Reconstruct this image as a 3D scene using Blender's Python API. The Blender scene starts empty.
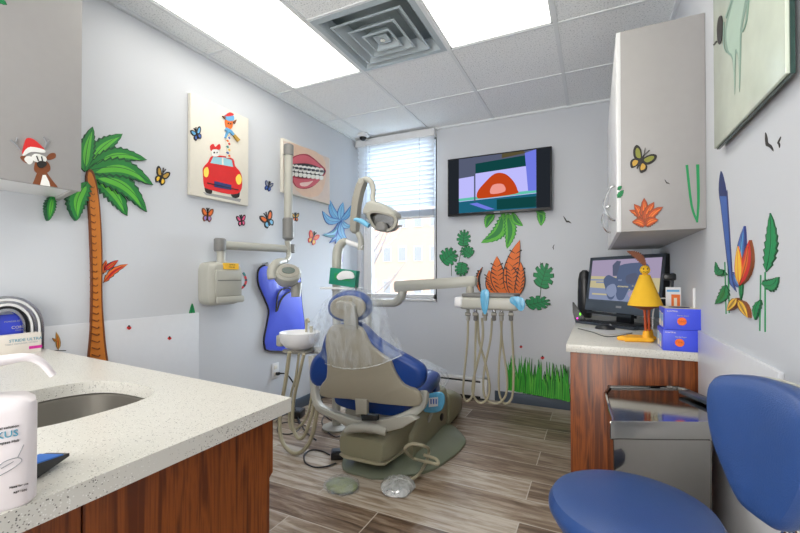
import bpy, bmesh, math, random
from mathutils import Vector, Matrix
from mathutils.geometry import tessellate_polygon
random.seed(7)
scene = bpy.context.scene
col = scene.collection
# ---------------------------------------------------------------- camera
F, YAW, PIT, CY = 404.19, .4481, .0089, 272.69
CAM = Vector((0, 0, 1.088))
cd = bpy.data.cameras.new('camera'); cam = bpy.data.objects.new('camera', cd); col.objects.link(cam)
cd.sensor_width = 36; cd.lens = F / 800 * 36; cd.shift_y = (CY - 266.5) / 800; cd.clip_start = .02
cam.location = CAM; cam.rotation_euler = (math.pi / 2 + PIT, 0, YAW)
scene.camera = cam
# ---------------------------------------------------------------- world, light, exposure
scene.view_settings.view_transform = 'Standard'; scene.view_settings.look = 'None'
scene.view_settings.exposure = 0.92; scene.view_settings.gamma = 1; scene.view_settings.use_curve_mapping = False
scene.cycles.use_denoising = True
scene.cycles.max_bounces = 10; scene.cycles.diffuse_bounces = 6; scene.cycles.transparent_max_bounces = 16
scene.cycles.sample_clamp_indirect = 6; scene.cycles.caustics_reflective = False; scene.cycles.caustics_refractive = False
PANEL = 2.7          # strength of the ceiling light panels
w = bpy.data.worlds.new('sky'); scene.world = w; w.use_nodes = True
nt = w.node_tree; bg = nt.nodes['Background']
sk = nt.nodes.new('ShaderNodeTexSky'); sk.sky_type = 'NISHITA'; sk.sun_disc = False
sk.sun_elevation = math.radians(42); sk.sun_rotation = math.radians(150); sk.air_density = 1.0; sk.dust_density = 2.5
nt.links.new(sk.outputs[0], bg.inputs[0]); bg.inputs[1].default_value = .27
sun = bpy.data.lights.new('sun', 'SUN'); sun.energy = 13; sun.angle = math.radians(75); sun.color = (.80, .90, 1)   # hazy bright sky beyond the window
so = bpy.data.objects.new('sun', sun); col.objects.link(so); so.rotation_euler = Vector((.04, -1, -.42)).to_track_quat('-Z', 'Y').to_euler()
dl = bpy.data.lights.new('rear_fill_light', 'AREA'); dl.shape = 'RECTANGLE'; dl.size = 1.5; dl.size_y = 2.0; dl.energy = 46; dl.color = (1, .97, .93)   # unseen fill light added at the closed rear wall to brighten the room
do = bpy.data.objects.new('rear_fill_light', dl); col.objects.link(do); do.location = (-.9, -1.86, 1.2); do.rotation_euler = (math.radians(90), 0, 0)
pl_ = bpy.data.lights.new('window_portal', 'AREA'); pl_.shape = 'RECTANGLE'; pl_.size = .85; pl_.size_y = 1.6; pl_.cycles.is_portal = True
po = bpy.data.objects.new('window_portal', pl_); col.objects.link(po); po.location = (-1.75, 3.72, 1.65); po.rotation_euler = (math.radians(-90), 0, 0)
# ---------------------------------------------------------------- room constants
XL, XR, YB, HC = -2.198, .392, 3.565, 2.476
CFY = 1.92           # front of the right wall cabinet
YR = -1.9            # wall behind the camera
GX, GY, G = -1.4067, 2.3636, .61
_fw = Vector((-math.sin(YAW) * math.cos(PIT), math.cos(YAW) * math.cos(PIT), math.sin(PIT)))
_ri = Vector((math.cos(YAW), math.sin(YAW), 0)); _up = _ri.cross(_fw)
def ray(u, v): return _fw + _ri * ((u - 400) / F) + _up * ((CY - v) / F)
def at(u, v, **k):
    """point of the surface x=, y= or z= that the photo shows at (u, v)"""
    r = ray(u, v)
    if 'p' in k:
        p, n = k['p']; p = Vector(p); n = Vector(n)
        return CAM + r * ((p - CAM).dot(n) / r.dot(n))
    ax = list(k)[0]; i = 'xyz'.index(ax)
    return CAM + r * ((k[ax] - CAM[i]) / r[i])
def V(*a): return Vector(a)
# ---------------------------------------------------------------- materials
def lin(c):
    if isinstance(c, str): c = tuple(int(c[i:i + 2], 16) for i in (0, 2, 4))
    return tuple(((x / 255) / 12.92 if x / 255 <= .04045 else ((x / 255 + .055) / 1.055) ** 2.4) for x in c) + (1,)
def mat(name, c, rough=.5, metal=0, noise=0, scale=30, bump=0, bscale=200, spec=.5, alpha=1, emit=0, coat=0, trans=0):
    m = bpy.data.materials.new(name); m.use_nodes = True; n = m.node_tree; b = n.nodes['Principled BSDF']
    b.inputs['Base Color'].default_value = lin(c); b.inputs['Roughness'].default_value = rough
    b.inputs['Metallic'].default_value = metal; b.inputs['Specular IOR Level'].default_value = spec
    b.inputs['Alpha'].default_value = alpha; b.inputs['Coat Weight'].default_value = coat
    b.inputs['Transmission Weight'].default_value = trans
    if emit: b.inputs['Emission Color'].default_value = lin(c); b.inputs['Emission Strength'].default_value = emit
    tc = n.nodes.new('ShaderNodeTexCoord')
    nz = n.nodes.new('ShaderNodeTexNoise'); nz.inputs['Scale'].default_value = scale; nz.inputs['Detail'].default_value = 4
    n.links.new(tc.outputs['Object'], nz.inputs['Vector'])
    mx = n.nodes.new('ShaderNodeMix'); mx.data_type = 'RGBA'
    l = lin(c); k = noise if noise else .03
    mx.inputs[6].default_value = tuple(x * (1 - k) for x in l[:3]) + (1,)
    mx.inputs[7].default_value = tuple(min(1, x * (1 + k)) for x in l[:3]) + (1,)
    n.links.new(nz.outputs[0], mx.inputs[0]); n.links.new(mx.outputs[2], b.inputs['Base Color'])
    if bump:
        n2 = n.nodes.new('ShaderNodeTexNoise'); n2.inputs['Scale'].default_value = bscale
        n.links.new(tc.outputs['Object'], n2.inputs['Vector'])
        bm = n.nodes.new('ShaderNodeBump'); bm.inputs['Strength'].default_value = bump; bm.inputs['Distance'].default_value = .003
        n.links.new(n2.outputs[0], bm.inputs['Height']); n.links.new(bm.outputs[0], b.inputs['Normal'])
    return m
def ramp(n, stops, interp='LINEAR'):
    r = n.nodes.new('ShaderNodeValToRGB'); e = r.color_ramp.elements; r.color_ramp.interpolation = interp
    while len(e) < len(stops): e.new(.5)
    for x, (p, c) in zip(e, stops): x.position = p; x.color = lin(c)
    return r
def vecmap(n, scale=(1, 1, 1), rot=(0, 0, 0), coord='Object', loc=(0, 0, 0)):
    tc = n.nodes.new('ShaderNodeTexCoord'); mp = n.nodes.new('ShaderNodeMapping')
    mp.inputs['Scale'].default_value = scale; mp.inputs['Rotation'].default_value = rot; mp.inputs['Location'].default_value = loc
    n.links.new(tc.outputs[coord], mp.inputs[0]); return mp
def wood_panel():
    m = mat('zebra_wood', (120, 66, 34), .38); n = m.node_tree; b = n.nodes['Principled BSDF']
    mp = vecmap(n, (9, 9, .9)); a = n.nodes.new('ShaderNodeTexNoise'); a.inputs['Scale'].default_value = 3.2
    a.inputs['Detail'].default_value = 6; a.inputs['Distortion'].default_value = .6
    n.links.new(mp.outputs[0], a.inputs[0])
    mp2 = vecmap(n, (60, 60, 1.2)); c = n.nodes.new('ShaderNodeTexNoise'); c.inputs['Scale'].default_value = 3
    n.links.new(mp2.outputs[0], c.inputs[0])
    mm = n.nodes.new('ShaderNodeMath'); mm.operation = 'MULTIPLY_ADD'; mm.inputs[1].default_value = .35
    n.links.new(c.outputs[0], mm.inputs[0]); n.links.new(a.outputs[0], mm.inputs[2])
    r = ramp(n, [(.44, (44, 18, 8)), (.54, (98, 46, 16)), (.66, (140, 74, 28)), (.8, (92, 42, 14))])
    n.links.new(mm.outputs[0], r.inputs[0]); n.links.new(r.outputs[0], b.inputs['Base Color']); return m
def floor_mat():
    m = mat('wood_plank_tile', (120, 105, 90), .4); n = m.node_tree; b = n.nodes['Principled BSDF']
    mp = vecmap(n, (1, 1, 1)); br = n.nodes.new('ShaderNodeTexBrick')
    br.offset = .37; br.offset_frequency = 2; br.squash = 1
    br.inputs['Scale'].default_value = 1; br.inputs['Brick Width'].default_value = .95; br.inputs['Row Height'].default_value = .2
    br.inputs['Mortar Size'].default_value = .0028; br.inputs['Mortar Smooth'].default_value = .2; br.inputs['Bias'].default_value = 0
    br.inputs['Color1'].default_value = (0, 0, 0, 1); br.inputs['Color2'].default_value = (1, 1, 1, 1); br.inputs['Mortar'].default_value = (.5, .5, .5, 1)
    n.links.new(mp.outputs[0], br.inputs[0])
    # every plank shifts the grain pattern by its own random value
    mul = n.nodes.new('ShaderNodeVectorMath'); mul.operation = 'MULTIPLY'; mul.inputs[1].default_value = (7, 13, 5)
    n.links.new(br.outputs[0], mul.inputs[0])
    mp2 = vecmap(n, (1.5, 13, 1)); add = n.nodes.new('ShaderNodeVectorMath'); add.operation = 'ADD'
    n.links.new(mp2.outputs[0], add.inputs[0]); n.links.new(mul.outputs[0], add.inputs[1])
    g = n.nodes.new('ShaderNodeTexNoise'); g.inputs['Scale'].default_value = 2.2; g.inputs['Detail'].default_value = 8; g.inputs['Roughness'].default_value = .65; g.inputs['Distortion'].default_value = .5
    n.links.new(add.outputs[0], g.inputs[0])
    r = ramp(n, [(.26, (78, 60, 46)), (.40, (118, 98, 80)), (.54, (152, 136, 118)), (.70, (186, 176, 162))])
    ad = n.nodes.new('ShaderNodeMath'); ad.operation = 'MULTIPLY_ADD'; ad.inputs[1].default_value = .30
    n.links.new(br.outputs[0], ad.inputs[0])
    sb = n.nodes.new('ShaderNodeMath'); sb.operation = 'SUBTRACT'; sb.inputs[1].default_value = .15
    n.links.new(g.outputs[0], sb.inputs[0]); n.links.new(sb.outputs[0], ad.inputs[2])
    n.links.new(ad.outputs[0], r.inputs[0])
    mx = n.nodes.new('ShaderNodeMix'); mx.data_type = 'RGBA'; mx.inputs[7].default_value = lin((186, 178, 166))
    n.links.new(br.outputs[1], mx.inputs[0]); n.links.new(r.outputs[0], mx.inputs[6]); n.links.new(mx.outputs[2], b.inputs['Base Color'])
    bm = n.nodes.new('ShaderNodeBump'); bm.inputs['Strength'].default_value = .25; bm.inputs['Distance'].default_value = .002
    n.links.new(g.outputs[0], bm.inputs['Height']); n.links.new(bm.outputs[0], b.inputs['Normal'])
    return m
def quartz():
    m = mat('speckled_quartz', (206, 204, 196), .3); n = m.node_tree; b = n.nodes['Principled BSDF']
    mp = vecmap(n); v = n.nodes.new('ShaderNodeTexVoronoi'); v.inputs['Scale'].default_value = 360
    n.links.new(mp.outputs[0], v.inputs[0])
    v2 = n.nodes.new('ShaderNodeTexVoronoi'); v2.inputs['Scale'].default_value = 360; v2.feature = 'F1'
    n.links.new(mp.outputs[0], v2.inputs[0])
    # random colour of each cell picks a few dark and a few white chips
    sep = n.nodes.new('ShaderNodeSeparateColor'); n.links.new(v2.outputs['Color'], sep.inputs[0])
    r = ramp(n, [(0, (98, 96, 92)), (.045, (98, 96, 92)), (.05, (150, 146, 138)), (.13, (196, 193, 184)), (.14, (207, 205, 197)), (.86, (210, 208, 200)), (.9, (228, 227, 222))], 'CONSTANT')
    n.links.new(sep.outputs[0], r.inputs[0])
    m2 = n.nodes.new('ShaderNodeMath'); m2.operation = 'LESS_THAN'; m2.inputs[1].default_value = .42
    n.links.new(v.outputs['Distance'], m2.inputs[0])
    mx = n.nodes.new('ShaderNodeMix'); mx.data_type = 'RGBA'; mx.inputs[6].default_value = lin((207, 205, 197))
    n.links.new(m2.outputs[0], mx.inputs[0]); n.links.new(r.outputs[0], mx.inputs[7]); n.links.new(mx.outputs[2], b.inputs['Base Color'])
    return m
def ceil_tile():
    m = mat('mineral_fibre_tile', (240, 243, 244), .9); n = m.node_tree; b = n.nodes['Principled BSDF']
    mp = vecmap(n); g = n.nodes.new('ShaderNodeTexNoise'); g.inputs['Scale'].default_value = 120; g.inputs['Detail'].default_value = 3
    n.links.new(mp.outputs[0], g.inputs[0]); r = ramp(n, [(.3, (190, 195, 197)), (.44, (240, 243, 244)), (.7, (246, 248, 249))])
    n.links.new(g.outputs[0], r.inputs[0]); n.links.new(r.outputs[0], b.inputs['Base Color'])
    bm = n.nodes.new('ShaderNodeBump'); bm.inputs['Strength'].default_value = .5; bm.inputs['Distance'].default_value = .003
    n.links.new(g.outputs[0], bm.inputs['Height']); n.links.new(bm.outputs[0], b.inputs['Normal']); return m
def steel(name, c=(170, 170, 168), rough=.28, s=(2, 2, 160)):
    m = mat(name, c, rough, 1); n = m.node_tree; b = n.nodes['Principled BSDF']
    mp = vecmap(n, s); g = n.nodes.new('ShaderNodeTexNoise'); g.inputs['Scale'].default_value = 3
    n.links.new(mp.outputs[0], g.inputs[0]); r = ramp(n, [(.3, (40, 40, 40)), (.7, (95, 95, 95))])
    n.links.new(g.outputs[0], r.inputs[0]); n.links.new(r.outputs[0], b.inputs['Roughness']); return m
def leather(name, c, rough=.42):
    m = mat(name, c, rough, noise=.06, scale=9, bump=.25, bscale=420); return m
def film(name, c, t, rough=.15):
    m = mat(name, c, rough); n = m.node_tree; b = n.nodes['Principled BSDF']; o = n.nodes['Material Output']
    tr = n.nodes.new('ShaderNodeBsdfTransparent'); mx = n.nodes.new('ShaderNodeMixShader')
    mp = vecmap(n, (7, 7, 2)); g = n.nodes.new('ShaderNodeTexNoise'); g.inputs['Scale'].default_value = 2.5; g.inputs['Detail'].default_value = 3; g.inputs['Distortion'].default_value = 1.5
    n.links.new(mp.outputs[0], g.inputs[0])
    mr = n.nodes.new('ShaderNodeMapRange'); mr.inputs[1].default_value = .3; mr.inputs[2].default_value = .7
    mr.inputs[3].default_value = max(0, t - .18); mr.inputs[4].default_value = min(1, t + .14)
    n.links.new(g.outputs[0], mr.inputs[0]); n.links.new(mr.outputs[0], mx.inputs[0])
    n.links.new(b.outputs[0], mx.inputs[1]); n.links.new(tr.outputs[0], mx.inputs[2]); n.links.new(mx.outputs[0], o.inputs[0])
    bm = n.nodes.new('ShaderNodeBump'); bm.inputs['Strength'].default_value = .5; bm.inputs['Distance'].default_value = .012
    n.links.new(g.outputs[0], bm.inputs['Height']); n.links.new(bm.outputs[0], b.inputs['Normal']); return m
def emis(name, c, s):
    m = bpy.data.materials.new(name); m.use_nodes = True; n = m.node_tree; n.nodes.remove(n.nodes['Principled BSDF'])
    e = n.nodes.new('ShaderNodeEmission'); e.inputs[0].default_value = lin(c); e.inputs[1].default_value = s
    n.links.new(e.outputs[0], n.nodes['Material Output'].inputs[0]); return m
M = dict(
    wall=mat('painted_wall', (202, 206, 212), .75, noise=.01, scale=3, bump=.08, bscale=250),
    wains=mat('white_wall_panel', (212, 214, 218), .35), tile=ceil_tile(), tbar=mat('white_grid_bar', (226, 230, 232), .5),
    floor=floor_mat(), wood=wood_panel(), quartz=quartz(), base=mat('slate_vinyl_base', (72, 84, 98), .5),
    cab=mat('grey_laminate', (160, 158, 157), .45), white=mat('white_plastic', (222, 223, 224), .35), panel=emis('light_diffuser', (255, 250, 240), PANEL),
    vent=mat('white_enamel', (176, 188, 194), .35, spec=.5), dark=mat('dark_void', (30, 34, 36), .6), black=mat('black_plastic', (22, 24, 28), .35),
    beige=mat('beige_plastic', (171, 171, 162), .36), beige2=mat('warm_grey_plastic', (150, 148, 138), .42), olive=mat('olive_grey_shell', (146, 144, 120), .35),
    sage=mat('sage_metal_plate', (118, 126, 108), .35), hose=mat('beige_hose', (168, 162, 138), .45), gasket=mat('grey_rubber', (120, 120, 118), .5),
    blue=leather('blue_vinyl', (18, 58, 128), .34), blue2=leather('stool_blue_vinyl', (42, 72, 128), .32), apron=leather('apron_blue', (78, 98, 226), .5),
    steel=steel('brushed_steel', (168, 166, 162)), satin=mat('satin_steel', (150, 146, 138), .38, .75), chrome=mat('chrome', (205, 207, 210), .12, 1), dsteel=mat('smoked_steel_lid', (150, 148, 142), .09, 1),
    film=film('clear_plastic_film', (215, 228, 240), .88), film2=film('crinkled_bag', (226, 230, 230), .62), bfilm=film('blue_barrier_film', (96, 176, 216), .25),
    canvas=mat('canvas_white', (222, 218, 206), .7), slat=mat('blind_slat', (226, 230, 234), .5), glass=mat('clear_glass', (255, 255, 255), .02, trans=1),
)
def translucent(name, c, k):
    m = mat(name, c, .5); n = m.node_tree; b = n.nodes['Principled BSDF']; o = n.nodes['Material Output']
    tr = n.nodes.new('ShaderNodeBsdfTranslucent'); tr.inputs[0].default_value = lin(c); mx = n.nodes.new('ShaderNodeMixShader'); mx.inputs[0].default_value = k
    n.links.new(b.outputs[0], mx.inputs[1]); n.links.new(tr.outputs[0], mx.inputs[2]); n.links.new(mx.outputs[0], o.inputs[0]); return m
gm = mat('window_glass', (255, 255, 255), .03); gn = gm.node_tree; gt = gn.nodes.new('ShaderNodeBsdfTransparent'); gx = gn.nodes.new('ShaderNodeMixShader'); gx.inputs[0].default_value = .07
gn.links.new(gt.outputs[0], gx.inputs[1]); gn.links.new(gn.nodes['Principled BSDF'].outputs[0], gx.inputs[2]); gn.links.new(gx.outputs[0], gn.nodes['Material Output'].inputs[0]); M['glass'] = gm
M['slat'] = translucent('blind_slat_vinyl', (232, 238, 244), .35)
M['duct'] = mat('galvanised_duct', (150, 160, 160), .6)
def C(name, c, rough=.55, noise=.12, scale=14, **k):
    if name not in M: M[name] = mat(name, c, rough, noise=noise, scale=scale, **k)
    return name
for n_, c_ in dict(leaf=(28, 128, 52), leafl=(92, 186, 58), leafd=(12, 78, 44), trunk=(196, 116, 34), trunkd=(110, 56, 16), ink=(26, 22, 20), orange=(228, 112, 36), red=(208, 34, 34),
                   white_ink=(232, 232, 228), yellow=(240, 196, 60), skyb=(96, 166, 214), navy=(34, 50, 110), teal=(40, 128, 128), pink=(222, 96, 140), brown=(120, 62, 24), rust=(178, 72, 26),
                   blueink=(62, 100, 176), grass=(52, 166, 44), grassd=(26, 116, 30), skin=(222, 190, 166), lip=(206, 92, 104), lipd=(160, 44, 60), tooth=(236, 234, 226), purple=(150, 128, 196),
                   mgreen=(18, 140, 80), paleg=(178, 196, 184), cyan=(120, 184, 220), violet=(176, 178, 240), magenta=(206, 44, 150), grey=(140, 142, 146), palepink=(236, 200, 190)).items():
    C(n_, c_)
# ---------------------------------------------------------------- mesh collector
class MB:
    def __init__(s): s.v, s.f, s.m, s.mats = [], [], [], []
    def mi(s, m):
        if m not in s.mats: s.mats.append(m)
        return s.mats.index(m)
    def add(s, vs, fs, m):
        o = len(s.v); i = s.mi(m); s.v += [Vector(v) for v in vs]
        for f in fs: s.f.append([o + k for k in f]); s.m.append(i)
        return s
    def box(s, c, d, m='white', bev=0, R=None, seg=2):
        bm = bmesh.new(); bmesh.ops.create_cube(bm, size=1)
        bmesh.ops.scale(bm, vec=d, verts=bm.verts)
        if bev: bmesh.ops.bevel(bm, geom=bm.edges[:], offset=min(bev, min(d) * .49), segments=seg, affect='EDGES', profile=.5)
        bm.verts.index_update()
        c = Vector(c); vs = [((R @ v.co) if R else v.co) + c for v in bm.verts]; fs = [[v.index for v in f.verts] for f in bm.faces]; bm.free()
        return s.add(vs, fs, m)
    def bx(s, a, b, m='white', bev=0):
        a, b = Vector(a), Vector(b)
        return s.box((a + b) / 2, [abs(x) for x in (b - a)], m, bev)
    def loft(s, rings, m='white', cap=True, closed=False):
        n = len(rings[0]); vs = [p for r in rings for p in r]; fs = []
        k = len(rings)
        for i in range(k if closed else k - 1):
            for j in range(n):
                a, b = i * n + j, i * n + (j + 1) % n; c, d = ((i + 1) % k) * n + (j + 1) % n, ((i + 1) % k) * n + j
                fs.append([a, b, c, d])
        if cap and not closed: fs.append(list(range(n))[::-1]); fs.append([(k - 1) * n + j for j in range(n)])
        return s.add(vs, fs, m)
    def tube(s, pts, r, m='white', n=10, smooth=True, cap=True, sub=6, sq=1):
        pts = [Vector(p) for p in pts]
        rr = list(r) if isinstance(r, (list, tuple)) else [r] * len(pts)
        if smooth and len(pts) > 2: pts, rr = crom(pts, rr, sub)
        T = [(pts[min(i + 1, len(pts) - 1)] - pts[max(i - 1, 0)]).normalized() for i in range(len(pts))]
        u = T[0].orthogonal().normalized(); rings = []
        for p, t, q in zip(pts, T, rr):
            u = (u - t * u.dot(t)).normalized(); v = t.cross(u)
            rings.append([p + (u * math.cos(a) + v * math.sin(a) * sq) * q for a in [2 * math.pi * k / n for k in range(n)]])
        return s.loft(rings, m, cap)
    def lathe(s, prof, c, m='white', n=28, axis='z', cap=True, R=None, sx=1, sy=1):
        c = Vector(c); rings = []
        for r, h in prof:
            ring = []
            for k in range(n):
                a = 2 * math.pi * k / n; x, y = r * math.cos(a) * sx, r * math.sin(a) * sy
                p = {'z': V(x, y, h), 'y': V(y, h, x), 'x': V(h, x, y)}[axis]
                ring.append(c + ((R @ p) if R else p))
            rings.append(ring)
        return s.loft(rings, m, cap)
    def ell(s, c, d, m='white', n=20, R=None):
        prof = [(math.sin(math.pi * k / 12) if 0 < k < 12 else .02, -math.cos(math.pi * k / 12)) for k in range(13)]
        c = Vector(c); rings = []
        for r, h in prof:
            ring = []
            for k in range(n):
                a = 2 * math.pi * k / n; p = V(r * math.cos(a) * d[0], r * math.sin(a) * d[1], h * d[2])
                ring.append(c + ((R @ p) if R else p))
            rings.append(ring)
        return s.loft(rings, m)
    def prism(s, poly, z0, z1, m='white', ax='z'):
        """2-D polygon extruded along an axis"""
        def P(a, h): return {'z': V(a[0], a[1], h), 'y': V(a[0], h, a[1]), 'x': V(h, a[0], a[1])}[ax]
        return s.loft([[P(a, z0) for a in poly], [P(a, z1) for a in poly]], m)
    def pad(s, pts, n, t, r, m='white', dome=0, seg=4, side=1):
        """outline (3-D points on a plane) thickened along n with rounded rim; side faces may bulge"""
        n = Vector(n).normalized(); pts = [Vector(p) for p in pts]; c = sum(pts, Vector()) / len(pts)
        mr = sum((p - c).length for p in pts) / len(pts); rings = []
        def ring(k, h): return [c + (p - c) * k + n * h for p in pts]
        if dome: rings += [ring(q, -t / 2 - dome * side * (1 - q * q) * 0) for q in ()]
        for i in range(seg + 1):
            a = -math.pi / 2 + math.pi / 2 * i / seg
            rings.append(ring(1 - r * (1 - math.cos(a)) / mr, -t / 2 + r + r * math.sin(a)))
        for i in range(seg + 1):
            a = math.pi / 2 * i / seg
            rings.append(ring(1 - r * (1 - math.cos(a)) / mr, t / 2 - r + r * math.sin(a)))
        k0 = 1 - r / mr
        if dome:
            for q in (.8, .6, .4, .2, .02): rings.append(ring(k0 * q, t / 2 + dome * (1 - q * q)))
        return s.loft(rings, m)
    def build(s, name, parent=None, label=None, sharp=38, **kw):
        me = bpy.data.meshes.new(name); org = Vector()
        if parent is not None:
            q = parent
            while q is not None: org += q.location; q = q.parent
            loc = Vector()
        else:
            lo = Vector([min(v[i] for v in s.v) for i in range(3)]); hi = Vector([max(v[i] for v in s.v) for i in range(3)])
            loc = V((lo.x + hi.x) / 2, (lo.y + hi.y) / 2, lo.z); org = loc
        if kw.pop('world', False): loc = Vector(); org = Vector()
        me.from_pydata([v - org for v in s.v], [], s.f)
        for m in s.mats: me.materials.append(M[m])
        me.polygons.foreach_set('material_index', s.m)
        bm = bmesh.new(); bm.from_mesh(me); bmesh.ops.recalc_face_normals(bm, faces=bm.faces); bm.to_mesh(me); bm.free()
        me.polygons.foreach_set('use_smooth', [True] * len(me.polygons)); me.set_sharp_from_angle(angle=math.radians(sharp))
        o = bpy.data.objects.new(name, me); col.objects.link(o); o.location = loc
        if parent is not None: o.parent = parent
        if label: o['label'] = label
        for k, v in kw.items(): o[k] = v
        return o
def crom(pts, rr, sub, closed=False):
    P, Q = [], []; n = len(pts)
    rng = range(n if closed else n - 1)
    for i in rng:
        g = (lambda k: pts[k % n]) if closed else (lambda k: pts[max(0, min(n - 1, k))])
        a, b, c, d = g(i - 1), g(i), g(i + 1), g(i + 2); r0, r1 = rr[i % n], rr[(i + 1) % n]
        for j in range(sub):
            t = j / sub
            P.append(.5 * ((2 * b) + (c - a) * t + (2 * a - 5 * b + 4 * c - d) * t * t + (3 * b - a - 3 * c + d) * t ** 3)); Q.append(r0 + (r1 - r0) * t)
    if not closed: P.append(pts[-1]); Q.append(rr[-1])
    return P, Q
def sm(pts, sub=4):
    """closed smooth outline through 2-D or 3-D points"""
    v = [Vector(p) for p in pts]; return crom(v, [0] * len(v), sub, True)[0]
def thing(name, loc, label, cat, group=None, **kw):
    o = bpy.data.objects.new(name, None); col.objects.link(o); o.location = loc; o.empty_display_size = .05
    o['label'] = label; o['category'] = cat
    if group: o['group'] = group
    for k, v in kw.items(): o[k] = v
    return o
def S(mb, name): return mb.build(name, kind='structure')
def dup(root, loc, label=None):
    c = root.copy(); col.objects.link(c); c.location = loc
    if label: c['label'] = label
    for ch in list(root.children):
        d = ch.copy(); col.objects.link(d); d.parent = c
        for g in list(ch.children):
            e = g.copy(); col.objects.link(e); e.parent = d
    return c
def text(body, size, p, ex, ey, m, parent, name='lettering', ext=.0006, align='LEFT'):
    """lettering standing on a surface: p = start of the baseline, ex/ey = reading direction and up"""
    cu = bpy.data.curves.new(name, 'FONT'); cu.body = body; cu.size = size; cu.extrude = ext; cu.align_x = align; cu.resolution_u = 2
    t = bpy.data.objects.new(name, cu); col.objects.link(t); bpy.context.view_layer.update()
    me = bpy.data.meshes.new_from_object(t.evaluated_get(bpy.context.evaluated_depsgraph_get())); bpy.data.objects.remove(t)
    ex, ey = Vector(ex).normalized(), Vector(ey).normalized(); ez = ex.cross(ey)
    R = Matrix((ex, ey, ez)).transposed()
    org = Vector(); q = parent
    while q is not None: org += q.location; q = q.parent
    for v in me.vertices: v.co = R @ v.co + Vector(p) - org
    me.materials.clear(); me.materials.append(M[m])
    o = bpy.data.objects.new(name, me); col.objects.link(o); o.parent = parent; return o
# ================================================================ ROOM SHELL
S(MB().bx((XL - .12, YR - .12, -.06), (XR + .12, YB + .15, 0), 'floor'), 'floor')
S(MB().bx((XL - .12, YR, 0), (XL, YB, HC), 'wall'), 'wall_left')
S(MB().bx((XR, YR, 0), (XR + .12, YB, HC), 'wall'), 'wall_right')
S(MB().bx((XL, YR - .12, 0), (XR, YR, HC), 'wall'), 'wall_rear')
WX0, WX1, WZ0, WZ1 = XL + .045, -1.339, .872, 2.44
b = MB(); b.bx((XL - .12, YB, 0), (WX0, YB + .15, HC), 'wall'); b.bx((WX1, YB, 0), (XR + .12, YB + .15, HC), 'wall')
b.bx((WX0, YB, 0), (WX1, YB + .15, WZ0), 'wall'); b.bx((WX0, YB, WZ1), (WX1, YB + .15, HC), 'wall'); S(b, 'wall_back')
# ceiling: lay-in tiles on a grid of bars; light troffers and the air diffuser fill their own cells
LIGHTS = [(-1, -1), (0, 0)]
cellsX = [XL, GX - G, GX, GX + G, GX + 2 * G, XR]; cellsY = [GY + G * k for k in range(-7, 2)] + [YB]
panels = [(GX - G, GY - 2 * G), (GX + G, GY - 2 * G), (GX - G, GY - 6 * G), (GX + G, GY - 6 * G)]   # 2 x 4 ft, corner of least x, y
ventc = (GX, GY - G)
b = MB(); b.bx((XL - .12, YR - .12, HC + .12), (XR + .12, YB + .15, HC + .17), 'tile')
for i in range(len(cellsX) - 1):
    for j in range(len(cellsY) - 1):
        x0, x1, y0, y1 = cellsX[i], cellsX[i + 1], cellsY[j], cellsY[j + 1]
        cx, cy = (x0 + x1) / 2, (y0 + y1) / 2
        if any(px < cx < px + G and py < cy < py + 2 * G for px, py in panels): continue
        if ventc[0] < cx < ventc[0] + G and ventc[1] < cy < ventc[1] + G: continue
        b.bx((x0, y0, HC + .004), (x1, y1, HC + .02), 'tile')
S(b, 'ceiling')
b = MB()
for x in cellsX[1:-1]: b.bx((x - .011, YR, HC - .002), (x + .011, YB, HC + .006), 'tbar')
for y in cellsY[1:-1]:
    for i in range(len(cellsX) - 1):
        cx = (cellsX[i] + cellsX[i + 1]) / 2
        if any(px < cx < px + G and py + .1 < y < py + 2 * G - .1 for px, py in panels): continue
        b.bx((cellsX[i], y - .008, HC - .001), (cellsX[i + 1], y + .008, HC + .006), 'tbar')
b.bx((XL, YR, HC - .012), (XL + .018, YB, HC + .004), 'tbar'); b.bx((XR - .018, YR, HC - .012), (XR, YB, HC + .004), 'tbar')
b.bx((XL, YB - .018, HC - .012), (XR, YB, HC + .004), 'tbar'); S(b, 'trim_1')
lab = ['lit rectangular ceiling light panel nearest the left wall', 'lit rectangular ceiling light panel right of the square air vent',
       'ceiling light panel near the left wall behind the viewer', 'ceiling light panel near the right wall behind the viewer']
for (px, py), l in zip(panels, lab):
    t = thing('ceiling_light', (px + G / 2, py + G, HC), l, 'ceiling light', 'recessed ceiling light panels')
    f = MB(); e = .014
    f.bx((px + .011, py + .008, HC + .002), (px + e + .008, py + 2 * G - .008, HC + .07), 'tbar'); f.bx((px + G - e - .008, py + .008, HC + .002), (px + G - .011, py + 2 * G - .008, HC + .07), 'tbar')
    f.bx((px + .011, py + .008, HC + .002), (px + G - .011, py + .02, HC + .07), 'tbar'); f.bx((px + .011, py + 2 * G - .02, HC + .002), (px + G - .011, py + 2 * G - .008, HC + .07), 'tbar')
    f.bx((px + .012, py + .01, HC + .07), (px + G - .012, py + 2 * G - .01, HC + .08), 'tbar'); f.build('frame', t)
    MB().bx((px + .02, py + .018, HC + .008), (px + G - .02, py + 2 * G - .018, HC + .016), 'panel').build('diffuser', t)
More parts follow.
